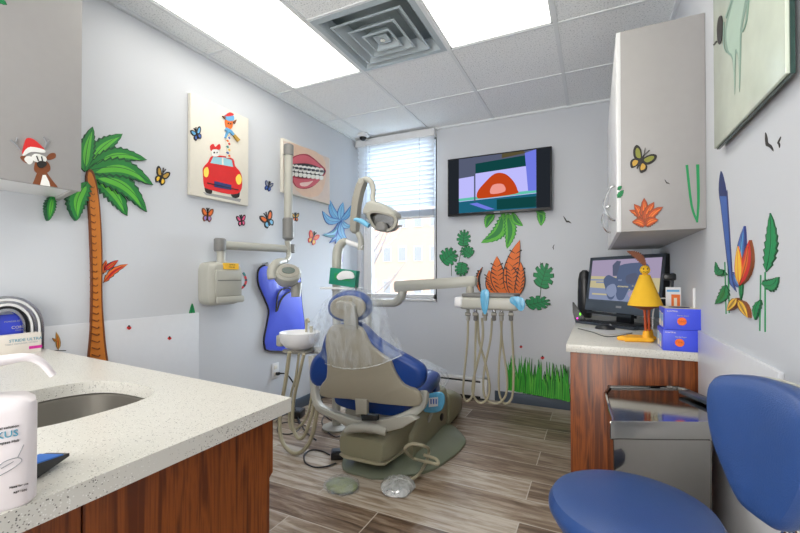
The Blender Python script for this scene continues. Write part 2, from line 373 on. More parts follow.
# air diffuser with nested sloping vanes
vx, vy = GX + G / 2, GY - G / 2
t = thing('air_vent', (vx, vy, HC), 'square white ceiling air vent with nested vanes between the lit panels', 'air vent')
def sqring(mb, x, y, o, i, zo, zi, th, m):
    a = [[V(x + sx * k, y + sy * k, z) for sx, sy in ((-1, -1), (1, -1), (1, 1), (-1, 1))] for k, z in ((o, zo), (i, zi), (i, zi + th), (o, zo + th))]
    mb.loft(a, m, closed=True)
b = MB(); sqring(b, vx, vy, .295, .262, HC - .001, HC - .004, .008, 'vent'); sqring(b, vx, vy, .262, .225, HC - .003, HC + .05, .004, 'vent'); b.build('frame', t)
b = MB().bx((vx - .29, vy - .29, HC + .105), (vx + .29, vy + .29, HC + .112), 'duct'); b.build('duct', t)
for o, i, z in ((.215, .155, -.012), (.145, .095, -.02), (.088, .045, -.026)):
    b = MB(); sqring(b, vx, vy, o, o - .012, HC + z, HC + z, .004, 'vent'); sqring(b, vx, vy, o - .01, i, HC + z + .002, HC + z + .05, .003, 'vent'); b.build('vane', t)
b = MB().box((vx, vy, HC - .012), (.085, .085, .008), 'vent', .004); b.lathe([(.014, -.008), (.014, 0)], (vx, vy, HC - .012), 'chrome'); b.build('centre_plate', t)
# baseboards, wall panels
S(MB().bx((-.79, YB - .012, 0), (-.13, YB, .088), 'base', .003), 'baseboard_back')
S(MB().bx((XL, .95, 0), (XL + .012, YB, .088), 'base', .003), 'baseboard_left')
y1 = at(199, 313, x=XL).y
S(MB().bx((XL, -.6, .09), (XL + .003, y1, .865), 'wains', .001), 'trim_2')
S(MB().bx((XR - .012, at(778, 372, x=XR - .012).y, 0), (XR, 2.018, at(707, 335, x=XR - .012).z), 'wains', .003), 'trim_3')
# window
b = MB()
fr = .04
b.bx((WX0, YB + .05, WZ0), (WX0 + fr, YB + .11, WZ1), 'white'); b.bx((WX1 - fr, YB + .05, WZ0), (WX1, YB + .11, WZ1), 'white')
b.bx((WX0, YB + .05, WZ0), (WX1, YB + .11, WZ0 + fr), 'white'); b.bx((WX0, YB + .05, WZ1 - fr), (WX1, YB + .11, WZ1), 'white'); 
b.bx((WX0, YB + .055, WZ0), (WX0 + .09, YB + .1, WZ1), 'white')
wf = S(b, 'window_1')
MB().bx((WX0 + fr, YB + .078, WZ0 + fr), (WX1 - fr, YB + .082, WZ1 - fr), 'glass').build('window_pane', wf)
MB().bx((WX0 - .01, YB - .012, WZ0 - .02), (WX1 + .006, YB + .06, WZ0), 'white', .003).build('window_sill', wf)
b = MB(); b.bx((WX1, YB - .006, WZ0 - .02), (WX1 + .008, YB, WZ1), 'dark'); b.build('casing', wf)
# ================================================================ BLIND, HEATER, CEILING CAMERA, OUTSIDE
t = thing('window_blind', (WX1 - .4, YB - .03, WZ0), 'white horizontal slat blind drawn halfway down over the window', 'blind')
b = MB(); b.bx((WX0 - .03, YB - .075, 2.395), (WX1 + .012, YB - .003, 2.462), 'white', .004); b.build('headrail', t)
b = MB(); z = 2.375; k = 0
while z > 1.73:
    b.box(((WX0 + WX1) / 2 - .008, YB - .036, z), (WX1 - WX0 + .01, .05, .0028), 'slat', R=Matrix.Rotation(math.radians(-52), 3, 'X')); z -= .0435
b.build('slats', t)
b = MB(); z = 1.715
for k in range(7): b.box(((WX0 + WX1) / 2 - .008, YB - .036, z), (WX1 - WX0 + .01, .05, .004), 'slat'); z -= .0085
b.build('stacked_slats', t)
MB().box(((WX0 + WX1) / 2 - .008, YB - .036, 1.648), (WX1 - WX0 + .01, .052, .016), 'white', .003).build('bottom_rail', t)
for x in (WX0 + .13, WX1 - .14):
    for y in (YB - .066, YB - .008): MB().tube([(x, y, 2.40), (x, y, 1.65)], .0012, 'grey', 6).build('ladder_cord', t)
MB().tube([(WX0 + .1, YB - .078, 2.40), (WX0 + .1, YB - .08, 1.5)], .0025, 'grey', 6).build('wand', t)
# electric baseboard heater
hx0, hx1 = at(395, 395, y=YB - .07).x - .25, at(487, 395, y=YB - .07).x
t = thing('baseboard_heater', ((hx0 + hx1) / 2, YB - .035, 0), 'long white electric baseboard heater under the window', 'heater')
b = MB(); b.bx((hx0, YB - .065, .035), (hx1, YB - .003, .15), 'white', .004); b.bx((hx0, YB - .065, .168), (hx1, YB - .003, .19), 'white', .004)
b.bx((hx0, YB - .012, .14), (hx1, YB - .003, .18), 'white'); b.bx((hx1 - .06, YB - .066, .02), (hx1, YB - .003, .19), 'white', .003); b.build('casing', t)
MB().bx((hx0, YB - .05, .145), (hx1 - .06, YB - .012, .17), 'dark').build('slot', t)
MB().bx((hx0, YB - .05, 0), (hx1, YB - .01, .04), 'dark').build('lower_grille', t)
# dome camera under the ceiling
p = at(363, 139, z=HC - .05)
t = thing('dome_camera', (p.x, p.y, HC - .075), 'small white dome camera with dark lens under the ceiling corner', 'camera')
MB().lathe([(.02, 0), (.05, 0), (.056, -.012), (.052, -.03), (.03, -.036)], (p.x, p.y, HC), 'white').build('housing', t)
MB().ell((p.x, p.y, HC - .036), (.034, .034, .032), 'black').build('dome', t)
# outside: ground, street facade and bare tree seen through the glass
S(MB().bx((-30, YB + .5, -6.2), (20, 60, -6), 'olive'), 'ground')
def facade(x0, x1, y, z1, m, lab, nx, nz):
    t = thing('apartment_building', ((x0 + x1) / 2, y + 3, -6), lab, 'building')
    MB().bx((x0, y, -6), (x1, y + 6, z1), m).build('wall', t); MB().bx((x0 - .2, y - .2, z1), (x1 + .2, y + 6.2, z1 + .4), 'grey').build('cornice', t)
    for i in range(nx):
        for j in range(nz):
            x = x0 + (x1 - x0) * (i + .5) / nx; z = -4.6 + (z1 + 6) * j / nz
            wn = MB().bx((x - .3, y - .05, z), (x + .3, y + .1, z + 1.0), 'white').build('window', t)
            q = MB().bx((x - .25, y - .07, z + .06), (x + .25, y - .04, z + .94), 'dpane'); q.build('pane', wn)
C('brick', (222, 188, 172), .8); C('dpane', (160, 170, 182), .15); C('bark', (176, 174, 178), .8)
facade(-17.5, -5.2, 24, 9.5, 'brick', 'pale brick apartment building seen through the window', 11, 7)
t = thing('bare_tree', (-8.7, 15, -6), 'bare street tree in front of the brick building outside', 'tree')
b = MB(); b.tube([(-8.7, 15, -6), (-8.6, 15, -1), (-8.5, 15, 1.5), (-8.6, 15, 4)], [.16, .13, .08, .03], 'bark', 8); b.build('trunk', t)
rt = random.Random(3); b = MB()
for k in range(26):
    z = -1 + 4.2 * rt.random(); a = rt.uniform(0, 6.28); L = rt.uniform(.8, 2)
    b.tube([(-8.55, 15, z), (-8.55 + math.cos(a) * L * .5, 15 + math.sin(a) * L * .5, z + L * .4), (-8.55 + math.cos(a) * L, 15 + math.sin(a) * L, z + L)], [.045, .03, .01], 'bark', 5, sub=2)
b.build('branches', t)
# ================================================================ TELEVISION
ty = YB - .07
c0, c1, c2, c3 = [at(u, v, y=ty - .03) for u, v in ((446, 159.5), (551, 146), (552.5, 209), (449, 217))]
x0, x1, z0, z1 = (c0.x + c3.x) / 2, (c1.x + c2.x) / 2, (c2.z + c3.z) / 2, (c0.z + c1.z) / 2
t = thing('television', ((x0 + x1) / 2, ty, z0), 'flat wall-mounted television switched on between window and corner', 'television')
MB().bx((x0, ty - .028, z0), (x1, ty + .015, z1), 'black', .005).build('casing', t)
MB().bx((x0 + .2, ty + .01, z0 + .1), (x1 - .2, YB - .001, z1 - .1), 'dark', .004).build('wall_mount', t)
sc = t.location
def scr(pts, m, k, mb): # polygon on the screen given in 0..1 of its width and height
    mb.loft([[V(x0 + .012 + (x1 - x0 - .024) * u, ty - .0285 - .0004 * k - d, z0 + .022 + (z1 - z0 - .034) * v) for u, v in pts] for d in (0, .0003)], m)
for nme, c_, s_ in (('s_black', (34, 38, 44), .9), ('s_lilac', (190, 188, 252), .85), ('s_teal', (16, 66, 66), .9), ('s_blue', (30, 96, 120), .9), ('s_green', (96, 190, 168), .9), ('s_rust', (188, 66, 26), .9),
                    ('s_pink', (232, 150, 140), .9), ('s_slate', (84, 90, 112), .9), ('s_olive', (86, 78, 52), .9), ('s_viol', (110, 120, 220), .9), ('s_grey', (130, 140, 168), .9), ('s_sand', (186, 176, 140), .9), ('s_mauve', (158, 146, 172), .9), ('s_deep', (84, 96, 124), .9)):
    M[nme] = emis(nme, c_, s_ * .62)
b = MB(); scr([(0, 0), (1, 0), (1, 1), (0, 1)], 's_black', 0, b)
scr([(.11, 0), (.875, 0), (.875, 1), (.11, 1)], 's_lilac', 1, b)
scr([(.11, .80), (.875, .86), (.875, 1), (.11, 1)], 's_slate', 2, b); scr([(.28, .70), (.875, .74), (.875, .93), (.28, .88)], 's_teal', 3, b); scr([(.55, .92), (.78, .96), (.76, 1), (.55, 1)], 's_olive', 4, b)
scr([(.11, .64), (.28, .66), (.28, .82), (.11, .80)], 's_slate', 3, b)
scr([(.11, .22), (.875, .26), (.875, .31), (.11, .27)], 's_green', 3, b); scr([(.11, 0), (.875, 0), (.875, .25), (.11, .21)], 's_blue', 4, b); scr([(.5, .02), (.875, .02), (.875, .2), (.5, .2)], 's_teal', 5, b)
scr([(.22, .16), (.3, .17), (.48, .03), (.4, .03)], 's_viol', 6, b); scr([(.27, .2), (.285, .2), (.285, 1), (.27, 1)], 's_slate', 6, b)
scr([(.80, .3), (.875, .3), (.875, 1), (.77, .96)], 's_viol', 5, b)
# the cartoon animal is replaced by a plain rust-coloured heap of the same size
scr(sm([(.30, .27), (.36, .24), (.68, .27), (.70, .34), (.66, .50), (.58, .64), (.48, .66), (.38, .52), (.31, .38)]), 's_rust', 6, b); scr(sm([(.44, .31), (.58, .33), (.56, .46), (.46, .46)]), 's_pink', 7, b)
b.build('screen', t)
MB().bx((x0 + (x1 - x0) * .47, ty - .03, z0 + .006), (x0 + (x1 - x0) * .53, ty - .027, z0 + .014), 'grey').build('badge', t)
# ================================================================ STICKERS ON THE WALLS
def sticker(name, lab, cat, plane, shapes, group=None, th=.0012, parent=None):
    """shapes: (material, points in photo pixels, smoothing) laid on the wall plane as thin die-cut layers"""
    n = {'L': V(1, 0, 0), 'R': V(-1, 0, 0), 'B': V(0, -1, 0), 'CF': V(0, -1, 0), 'CL': V(1, 0, 0), 'HL': V(1, 0, 0), 'HL2': V(1, 0, 0), 'PR': V(-1, 0, 0), 'WL': V(1, 0, 0)}[plane]
    kw = {'L': dict(x=XL), 'R': dict(x=XR), 'B': dict(y=YB), 'CF': dict(y=CFY), 'CL': dict(x=-1.87), 'HL': dict(x=XL + .028), 'HL2': dict(x=XL + .028), 'PR': dict(x=XR - .03), 'WL': dict(x=XL + .003)}[plane]
    b = MB()
    for k, s_ in enumerate(shapes):
        m, pts = s_[0], s_[1]; smooth = s_[2] if len(s_) > 2 else 3
        if smooth: pts = sm([V(p[0], p[1], 0) for p in pts], smooth)
        w_ = [at(p[0], p[1], **kw) for p in pts]
        b.loft([[p + n * .0001 for p in w_], [p + n * (th + .00035 * k) for p in w_]], m)
    if parent is not None: return b.build(name, parent, sharp=20)
    o = b.build(name, sharp=20); o['label'] = lab; o['category'] = cat
    if group: o['group'] = group
    return o
def stroke(pts, w, w2=None):
    """a line of width w (photo pixels) as an outline"""
    pts = [V(p[0], p[1], 0) for p in pts]; w2 = w if w2 is None else w2
    if len(pts) > 2: pts, _ = crom(pts, [0] * len(pts), 4)
    A, B = [], []
    for i, p in enumerate(pts):
        t_ = (pts[min(i + 1, len(pts) - 1)] - pts[max(i - 1, 0)]).normalized(); q = V(-t_.y, t_.x, 0) * (w + (w2 - w) * i / (len(pts) - 1)) / 2
        A.append(p + q); B.append(p - q)
    return A + B[::-1]
def leafpoly(b_, t_, w, bend=0, teeth=0, n=9, deep=.35):
    """leaf outline from base to tip with toothed margin"""
    b_, t_ = V(*b_, 0), V(*t_, 0); d = t_ - b_; q = V(-d.y, d.x, 0).normalized(); A, B, mid = [], [], []
    for i in range(n + 1):
        s_ = i / n; c = b_ + d * s_ + q * bend * math.sin(math.pi * s_); mid.append(c)
        hw = w * (math.sin(math.pi * s_ ** .75)) ** .8 if 0 < s_ < 1 else 0
        A.append(c + q * hw); B.append(c - q * hw)
        if teeth and 0 < i < n:
            c2 = b_ + d * (s_ + .5 / n * .5) + q * bend * math.sin(math.pi * (s_ + .25 / n))
            A.append(c2 + q * hw * (1 - deep)); B.append(c2 - q * hw * (1 - deep))
    return A + B[::-1][:-1], mid
def frond(b_, t_, w, bend, cols=('leafd', 'leaf', 'leafl'), teeth=1, n=9):
    o_, mid = leafpoly(b_, t_, w, bend, teeth, n, .24); i_, _ = leafpoly(b_, t_, w * .78, bend, teeth, n, .22)
    d = (V(*t_, 0) - V(*b_, 0)); b2 = V(*b_, 0) + d * .12; t2 = V(*b_, 0) + d * .9
    j_, m2 = leafpoly((b2.x, b2.y), (t2.x, t2.y), w * .34, bend * .9, 0, n)
    return [(cols[0], o_, 0), (cols[1], i_, 0), (cols[2], j_, 0), (cols[0], stroke([(p.x, p.y) for p in mid[::2]], max(.5, w * .07), .3), 0)]
# tall palm on the left wall
TL = []
PC = ('leafd', 'leaf', 'leafl')
PD = ('ink', 'leafd', 'leaf')
TL += frond((90, 172), (127, 216), 12, -5, PC, 1, 10) + frond((86, 168), (122, 134), 11, -4, PC, 1, 10) + frond((84, 172), (92, 127), 10, -2, PC, 1, 10) + frond((87, 168), (146, 160), 9, -9, PC, 1, 10) + frond((90, 174), (146, 212), 11, -9, PC, 1, 10)
TL += frond((86, 171), (152, 185), 11, -10, PC, 1, 10)
TL += [('trunkd', [(85, 176), (92, 172), (98, 200), (101, 250), (101, 300), (104, 340), (106.5, 374), (87, 374), (89, 330), (90, 280), (88, 220)], 4),
       ('trunk', [(86.2, 177), (91, 175), (96.8, 200), (99.6, 250), (99.6, 300), (102, 340), (104.6, 374), (88.6, 374), (90.6, 330), (91.6, 280), (89.6, 220)], 4)]
for v in list(range(186, 370, 7)):
    k = (v - 176) / 190; uL = 88.9 + 1.2 * k; uR = 94.5 + 8 * k; j = (v * 37 % 7) / 7
    TL.append(('trunkd', stroke([(uL, v + j * 2), ((uL + uR) / 2, v + 2.2), (uL + (uR - uL) * (.6 + .4 * j), v + .6)], .9, .3), 0))
TL += frond((85, 182), (74, 221), 12, 5) + frond((50, 196), (46, 221), 6, 0)
sticker('palm_tree_sticker', 'tall green palm tree wall sticker with an orange ringed trunk', 'wall sticker', 'L', TL, th=.0045)
sticker('blue_palm_sticker', 'blue watercolour palm tree wall sticker with lilac trunk beside the window', 'wall sticker', 'L',
        [('purple', [(339.5, 222), (342, 222), (342.5, 262), (338, 262)], 0)] + sum([frond((340.5, 221), tp, w_, bd, ('blueink', cc, 'cyan'), 0, 7) for tp, w_, bd, cc in
        (((330, 200), 4, -3, 'skyb'), ((343, 202), 3.5, -1, 'cyan'), ((351, 205), 3, 2, 'skyb'), ((322, 211), 4, -5, 'skyb'), ((321.5, 235), 4.5, -7, 'teal'), ((329, 243), 4, -5, 'blueink'), ((335, 244), 3.5, -2, 'cyan'), ((348, 243), 3.5, 4, 'skyb'), ((351.5, 226), 3, 3, 'cyan'))], []))
def butterfly(u, v, s_, cols, rot, lab, plane='L', sq=.8, grp='butterfly stickers'):
    c, n_ = math.cos(math.radians(rot)), math.sin(math.radians(rot))
    def T(P): return [(u + (x * c - y * n_) * s_ * sq, v + (x * n_ + y * c) * s_) for x, y in P]
    sh = []
    for sg in (-1, 1):
        sh += [(cols[0], T([(0, -.1), (sg * .45, -.85), (sg * .95, -1), (sg * 1, -.5), (sg * .6, .05)])), (cols[0], T([(0, 0), (sg * .6, .1), (sg * .75, .5), (sg * .45, .9), (sg * .15, .6)])),
               (cols[1], T([(sg * .15, -.2), (sg * .5, -.7), (sg * .8, -.8), (sg * .8, -.5), (sg * .5, -.1)])), (cols[2], T([(sg * .2, .15), (sg * .5, .2), (sg * .58, .45), (sg * .38, .7), (sg * .2, .5)]))]
    sh += [('ink', T([(-.07, -.5), (.07, -.5), (.08, .5), (0, .75), (-.08, .5)])), ('ink', stroke(T([(0, -.5), (-.2, -1.1)]), .5), 0), ('ink', stroke(T([(0, -.5), (.2, -1.1)]), .5), 0)]
    sticker('butterfly_sticker', lab, 'wall sticker', plane, sh, grp, th=.004)
C('gold', (190, 150, 60)); C('moss', (128, 130, 48))
butterfly(161, 177, 8.5, ('ink', 'gold', 'yellow'), 25, 'yellow and black butterfly sticker right of the tall palm')
butterfly(207, 215.5, 7, ('brown', 'orange', 'purple'), 5, 'orange and purple butterfly sticker directly below the car painting')
butterfly(241, 221, 5.6, ('ink', 'pink', 'pink'), -8, 'pink and black butterfly sticker under the car painting corner')
butterfly(267.5, 220.5, 8, ('ink', 'orange', 'cyan'), -25, 'orange and pale blue butterfly sticker left of the x-ray arm post')
butterfly(268, 186.5, 5, ('navy', 'grey', 'blueink'), 20, 'small grey blue butterfly sticker between the two pictures')
butterfly(312.5, 238.5, 6.5, ('red', 'orange', 'yellow'), 25, 'red and orange butterfly sticker left of the blue palm')
butterfly(295, 217.5, 4.5, ('ink', 'gold', 'orange'), 0, 'dark gold butterfly sticker half hidden behind the x-ray arm post')
butterfly(641, 161, 12, ('ink', 'moss', 'gold'), 28, 'large olive and black butterfly sticker on the right wall cabinet', 'CF', 1)
def beetle(u, v, s_, plane, lab): sticker('ladybird_sticker', lab, 'wall sticker', plane, [('red', [(u - s_, v), (u - s_ * .5, v - s_ * .8), (u + s_ * .5, v - s_ * .8), (u + s_, v), (u, v + s_ * .8)]), ('ink', [(u - s_ * .5, v - s_ * .7), (u, v - s_ * 1.3), (u + s_ * .5, v - s_ * .7), (u, v - s_ * .4)]), ('ink', stroke([(u, v - s_ * .6), (u, v + s_ * .7)], .5), 0)], 'ladybird stickers')
beetle(129, 328, 2.3, 'WL', 'red ladybird sticker on the white panel, nearer the palm trunk'); beetle(169.5, 338.5, 1.9, 'WL', 'red ladybird sticker on the white panel, farther from the palm trunk')
beetle(521, 347, 1.5, 'B', 'tiny red ladybird sticker above the grass, upper one'); beetle(542.5, 358, 1.9, 'B', 'red ladybird sticker just above the grass tips')
sticker('leaf_sticker', 'small green pointed leaf sticker at the end of the white panel', 'wall sticker', 'L', [('mgreen', [(188.5, 315), (192, 303), (195, 313), (193, 316), (191, 313)]), ('leafd', stroke([(192, 304), (191.5, 316)], .5), 0)])
sticker('striped_strip_sticker', 'curved red, black and blue striped strip beside the x-ray control box', 'wall sticker', 'L', [('red', stroke([(243, 272.5), (246, 280), (244, 286), (239, 289.5)], 2.2), 0), ('teal', stroke([(243, 272.5), (245, 276)], 2.2), 0), ('ink', stroke([(245.8, 279), (245.9, 281)], 2.2), 0), ('ink', stroke([(244.8, 284.5), (243.6, 286.5)], 2.2), 0), ('ink', stroke([(241.5, 288), (239.5, 289.4)], 2.2), 0)])
# plain leafy stand-ins where the photo has film characters
sticker('rust_leaf_sticker', 'small orange-red leaf sprig sticker right of the palm trunk', 'wall sticker', 'L', frond((103, 283), (128, 264), 4, -3, ('ink', 'orange', 'red'), 1, 5) + frond((103, 274), (106, 260), 3, 0, ('ink', 'orange', 'red'), 0, 5) + frond((104, 270), (118, 260), 3, 0, ('ink', 'red', 'orange'), 0, 5))
sticker('brown_sprig_sticker', 'small ochre twig sticker beside the stacked boxes', 'wall sticker', 'WL', [('ink', stroke([(45, 350.5), (66, 350.5)], .7), 0)] + frond((58, 350), (56, 332), 2.6, 1, ('brown', 'gold', 'orange'), 0, 5) + frond((57, 342), (52, 338), 1.4, 0, ('brown', 'gold', 'orange'), 0, 4))
# monstera and fern on the back wall
def monstera(c, rx, ry, a, cols=('leafd', 'mgreen')):
    ca, sa = math.cos(a), math.sin(a); o_, i_ = [], []
    def T(x, y): return (c[0] + (x * ca - y * sa) * rx, c[1] + (x * sa + y * ca) * ry)
    n = 44
    for k in range(n):
        th = 2 * math.pi * k / n; r = 1 - .22 * (abs(math.cos(th / 2)) ** 14)
        r *= (.62 if k % 4 == 0 and 4 < k < n - 4 else 1)
        o_.append(T(math.sin(th) * r * .92, -math.cos(th) * r)); i_.append(T(math.sin(th) * r * .82, -math.cos(th) * r * .9))
    sh = [(cols[0], o_, 0), (cols[1], i_, 0), (cols[0], stroke([T(0, -.85), T(0, .9)], .5), 0)]
    for y in (-.5, -.2, .1, .4, .65): sh += [(cols[0], stroke([T(0, y - .05), T(.62, y + .2)], .4), 0), (cols[0], stroke([T(0, y - .05), T(-.62, y + .2)], .4), 0)]
    return sh
sticker('monstera_sticker', 'green split-leaf monstera wall sticker with four leaves left of the television', 'wall sticker', 'B',
        [('leafd', stroke([(451.5, 262), (451.5, 276)], .6), 0), ('leafd', stroke([(462, 247), (459, 262)], .6), 0)] + monstera((463.8, 239), 7.8, 9.5, math.pi + .1) + monstera((448.4, 257), 10, 10, math.pi + .9) + monstera((467.8, 252), 7.5, 6.8, math.pi - .9) + monstera((462, 268.5), 7.5, 7.8, .15))
sticker('monstera_sticker', 'tall green monstera wall sticker of two leaves left of the computer', 'wall sticker', 'B',
        [('leafd', stroke([(541, 288), (540, 298)], .8), 0)] + monstera((543.5, 277), 11.5, 14.5, math.pi + .35) + monstera((537, 303), 14, 8, math.pi + 1.2))
fr_ = []
for b0, t0, w_, bd in (((505, 213), (481, 243), 8, -7), ((508, 213), (507, 249), 7, -3), ((512, 213), (523, 226), 4.5, 2), ((540, 210), (541, 226), 5, -1), ((494, 214), (486, 228), 5, 2), ((536, 211), (546, 214), 3, 0)):
    fr_ += frond(b0, t0, w_, bd, ('leaf', 'leafl', 'leaf'), 1, 10)
sticker('fern_sticker', 'bright green hanging fern frond sticker below the television', 'wall sticker', 'B', fr_)
gr = []; rg = random.Random(5)
for k in range(120):
    u = 508 + 61 * k / 119; h = rg.uniform(15, 35); base_ = 388 + (u - 507) * .17 + rg.uniform(-1, 1); l_ = rg.uniform(-4, 4)
    gr.append((('grass', 'grassd', 'leafl', 'grass')[k % 4], [(u - 1.5, base_ + 1), (u - .9 + l_ * .4, base_ - h * .6), (u + l_, base_ - h), (u + .7 + l_ * .4, base_ - h * .6), (u + 1.5, base_ + 1)], 0))
sticker('grass_sticker', 'strip of bright green grass blades sticker above the baseboard', 'wall sticker', 'B', [('grassd', [(507, 390), (507, 380), (570, 389), (570, 399)], 0)] + gr, th=.0006)
# striped orange foliage (stand-in for the film tiger)
ti = []
for b0, t0, w_, bd in (((500, 296), (489, 270), 7, -3), ((505, 296), (497, 256), 8, -3), ((510, 296), (520, 240), 8, -3), ((514, 296), (508, 262), 7, 2), ((517, 297), (521, 262), 5, 2), ((481, 292), (483, 267), 2, -4)):
    o_, mid = leafpoly(b0, t0, w_, bd, 0, 9); i_, _ = leafpoly(b0, t0, w_ - 1, bd, 0, 9)
    ti += [('ink', o_, 0), ('orange', i_, 0)]
    for q in range(2, 8):
        c = mid[q]; ti += [('ink', stroke([(c.x - w_ * .75, c.y - 2), (c.x - .4, c.y + 1.5)], 1.2, .3), 0), ('ink', stroke([(c.x + w_ * .75, c.y - 2), (c.x + .6, c.y + 1.5)], 1.2, .3), 0)]
sticker('striped_leaf_sticker', 'orange leaf cluster sticker with black stripes behind the instrument tray', 'wall sticker', 'B', ti)
def bird(u, v, s_, plane, lab, rot=20): 
    a = math.radians(rot); T = lambda P: [(u + (x * math.cos(a) - y * math.sin(a)) * s_, v + (x * math.sin(a) + y * math.cos(a)) * s_) for x, y in P]
    sticker('bird_sticker', lab, 'wall sticker', plane, [('ink', T([(-1, -.5), (-.45, -.25), (0, .1), (.5, .05), (1.1, .35), (.45, .35), (.1, .5), (-.2, .3), (-.55, 0)]))], 'flying bird stickers')
bird(567, 220, 5, 'B', 'black flying bird sticker right of the television'); bird(553.7, 247, 2.6, 'B', 'tiny black bird sticker between fern and monstera', 80)
bird(769, 142, 9, 'R', 'larger black flying bird sticker on the right wall', 45); bird(780, 142, 5, 'R', 'smaller black flying bird sticker on the right wall', 75)
bird(667, 182, 3.2, 'CF', 'small black bird sticker on the right wall cabinet')
# right wall: plant and flower stickers
def rp(lab, fr, st): sticker('plant_sticker', lab, 'wall sticker', 'R', st + fr)
st = [('mgreen', stroke(p, .9), 0) for p in ([(725, 262), (726.3, 314)], [(728.4, 262), (729.5, 313)])]
rp('small green plant sticker left of the blue flower on the right wall', frond((728, 275), (716, 262), 4, -5, ('leafd', 'mgreen', 'mgreen'), 1, 6) + frond((727, 285), (716, 304), 6, -3, ('leafd', 'mgreen', 'leaf'), 1, 6) + frond((725, 270), (718, 275), 3, 0, ('leafd', 'mgreen', 'mgreen'), 0, 4), st)
st = [('mgreen', stroke(p, 1), 0) for p in ([(761, 275), (760, 331)], [(765.5, 272), (765.5, 332)])]
rp('tall green leafy plant sticker at the right on the right wall', frond((767, 272), (771, 213), 7.5, 3, ('leafd', 'mgreen', 'mgreen'), 1, 8) + frond((763, 284), (780, 277), 7, 5, ('leafd', 'mgreen', 'mgreen'), 1, 7) + frond((762, 300), (757, 320), 4, 2, ('leafd', 'mgreen', 'mgreen'), 1, 5), st)
sticker('blue_flower_sticker', 'tall blue spear leaf with an orange and blue bloom, sticker on the right wall', 'wall sticker', 'R',
        [('navy', [(721, 171), (724.5, 180), (727, 196), (726, 212), (722, 210), (719, 190)]), ('navy', [(719.5, 192), (723.5, 200), (727.5, 190), (733, 278), (737, 292), (730, 284)], 0), ('blueink', [(720.5, 196), (727, 196), (732, 277), (735, 290), (731, 283)], 0)]
        + frond((742, 288), (734, 272), 5, 0, ('navy', 'blueink', 'skyb'), 0, 6) + frond((742, 300), (742, 262), 2, 0, ('leafd', 'mgreen', 'mgreen'), 0, 6) + frond((743, 284), (746, 226), 5, -2, ('navy', 'blueink', 'skyb'), 0, 7)
        + frond((742, 286), (752, 240), 6, 2, ('brown', 'red', 'orange'), 0, 7) + frond((742, 284), (741, 246), 4, 0, ('orange', 'yellow', 'yellow'), 0, 7) + frond((742, 300), (752, 318), 4, 0, ('brown', 'yellow', 'gold'), 0, 5) + frond((741, 298), (731, 311), 4, 0, ('brown', 'yellow', 'gold'), 0, 5))
sticker('grass_stem_sticker', 'two green stems meeting in a V on the right wall cabinet', 'wall sticker', 'CF', [('mgreen', stroke([(686.8, 165), (691.5, 205), (697, 221)], 2.6, 2), 0), ('mgreen', stroke([(697.6, 164.5), (698.4, 200), (697, 222.5)], 3.2, 2), 0)])
sticker('rust_bush_sticker', 'rust-red leafy clump sticker at the bottom of the right cabinet', 'wall sticker', 'CF',
        sum([frond((645, 226), tp, w_, bd, ('brown', 'rust', 'orange'), 1, 6) for tp, w_, bd in (((629, 210), 5, 4), ((634, 204), 6, 2), ((644, 198), 6, 0), ((654, 202), 6, -2), ((663, 207), 5, -3), ((632, 222), 5, 2), ((658, 220), 5, -2))], []))
sticker('leaf_sticker', 'green leaf sticker at the left edge of the right cabinet', 'wall sticker', 'CF', frond((617.3, 198), (623.6, 190), 3, 0, ('leafd', 'mgreen', 'mgreen'), 1, 4) + frond((617.3, 190), (622, 186), 2, 0, ('leafd', 'mgreen', 'mgreen'), 0, 4))
# ================================================================ LEFT COUNTER WITH SINK
CZ = .77; ct = .036
A_, B_, C_, D_ = V(-.718, .835, 0), V(XL + .001, .93, 0), V(XL + .001, -.55, 0), V(-.707, -.55, 0)   # far-right, far-left, near-left, near-right corners
def hole(cx, cy, a, b_, n=40, e=3.0):
    return [V(cx + a * abs(math.cos(t_)) ** (2 / e) * (1 if math.cos(t_) > 0 else -1), cy + b_ * abs(math.sin(t_)) ** (2 / e) * (1 if math.sin(t_) > 0 else -1), 0) for t_ in [2 * math.pi * k / n for k in range(n)]]
H_ = hole(-1.225, .55, .185, .19)
t = thing('worktop', (-1.4, .2, CZ - ct), 'white speckled stone worktop with an undermount sink cutout, lower left', 'worktop')
outer = [A_, B_, C_, D_]
b = MB()
tris = tessellate_polygon([outer, H_[::-1]]); allp = outer + H_[::-1]
b.add([V(p.x, p.y, CZ) for p in allp], [list(q) for q in tris], 'quartz'); b.add([V(p.x, p.y, CZ - ct) for p in allp], [list(q) for q in tris], 'quartz')
def wallstrip(mb, ring, za, zb, m):
    n = len(ring); mb.add([V(p.x, p.y, z) for z in (za, zb) for p in ring], [[i, (i + 1) % n, n + (i + 1) % n, n + i] for i in range(n)], m)
wallstrip(b, outer, CZ - ct, CZ, 'quartz'); wallstrip(b, H_, CZ - ct, CZ, 'quartz'); b.build('slab', t)
b = MB(); rings = []
for k, z in ((1.03, CZ - ct - .001), (.99, CZ - ct - .006), (.96, CZ - .17), (.9, CZ - .19), (.5, CZ - .197), (.12, CZ - .2)):
    c0_ = V(-1.225, .55, 0); rings.append([V((c0_ + (p - c0_) * k).x, (c0_ + (p - c0_) * k).y, z) for p in H_])
b.loft(rings, 'satin', cap=False); b.lathe([(.04, 0), (.03, -.004), (.004, -.006)], (-1.225, .55, CZ - .196), 'chrome')
o = b.build('sink_bowl', t)
t = thing('sink_cabinet', (-1.4, .2, 0), 'zebra-grain wooden base cabinet under the speckled sink worktop', 'cabinet')
b = MB(); b.bx((XL + .02, -.5, .08), (-.80, .785, CZ - ct - .22), 'wood'); b.bx((-.80, -.5, .0), (-.782, .803, CZ - ct), 'wood')
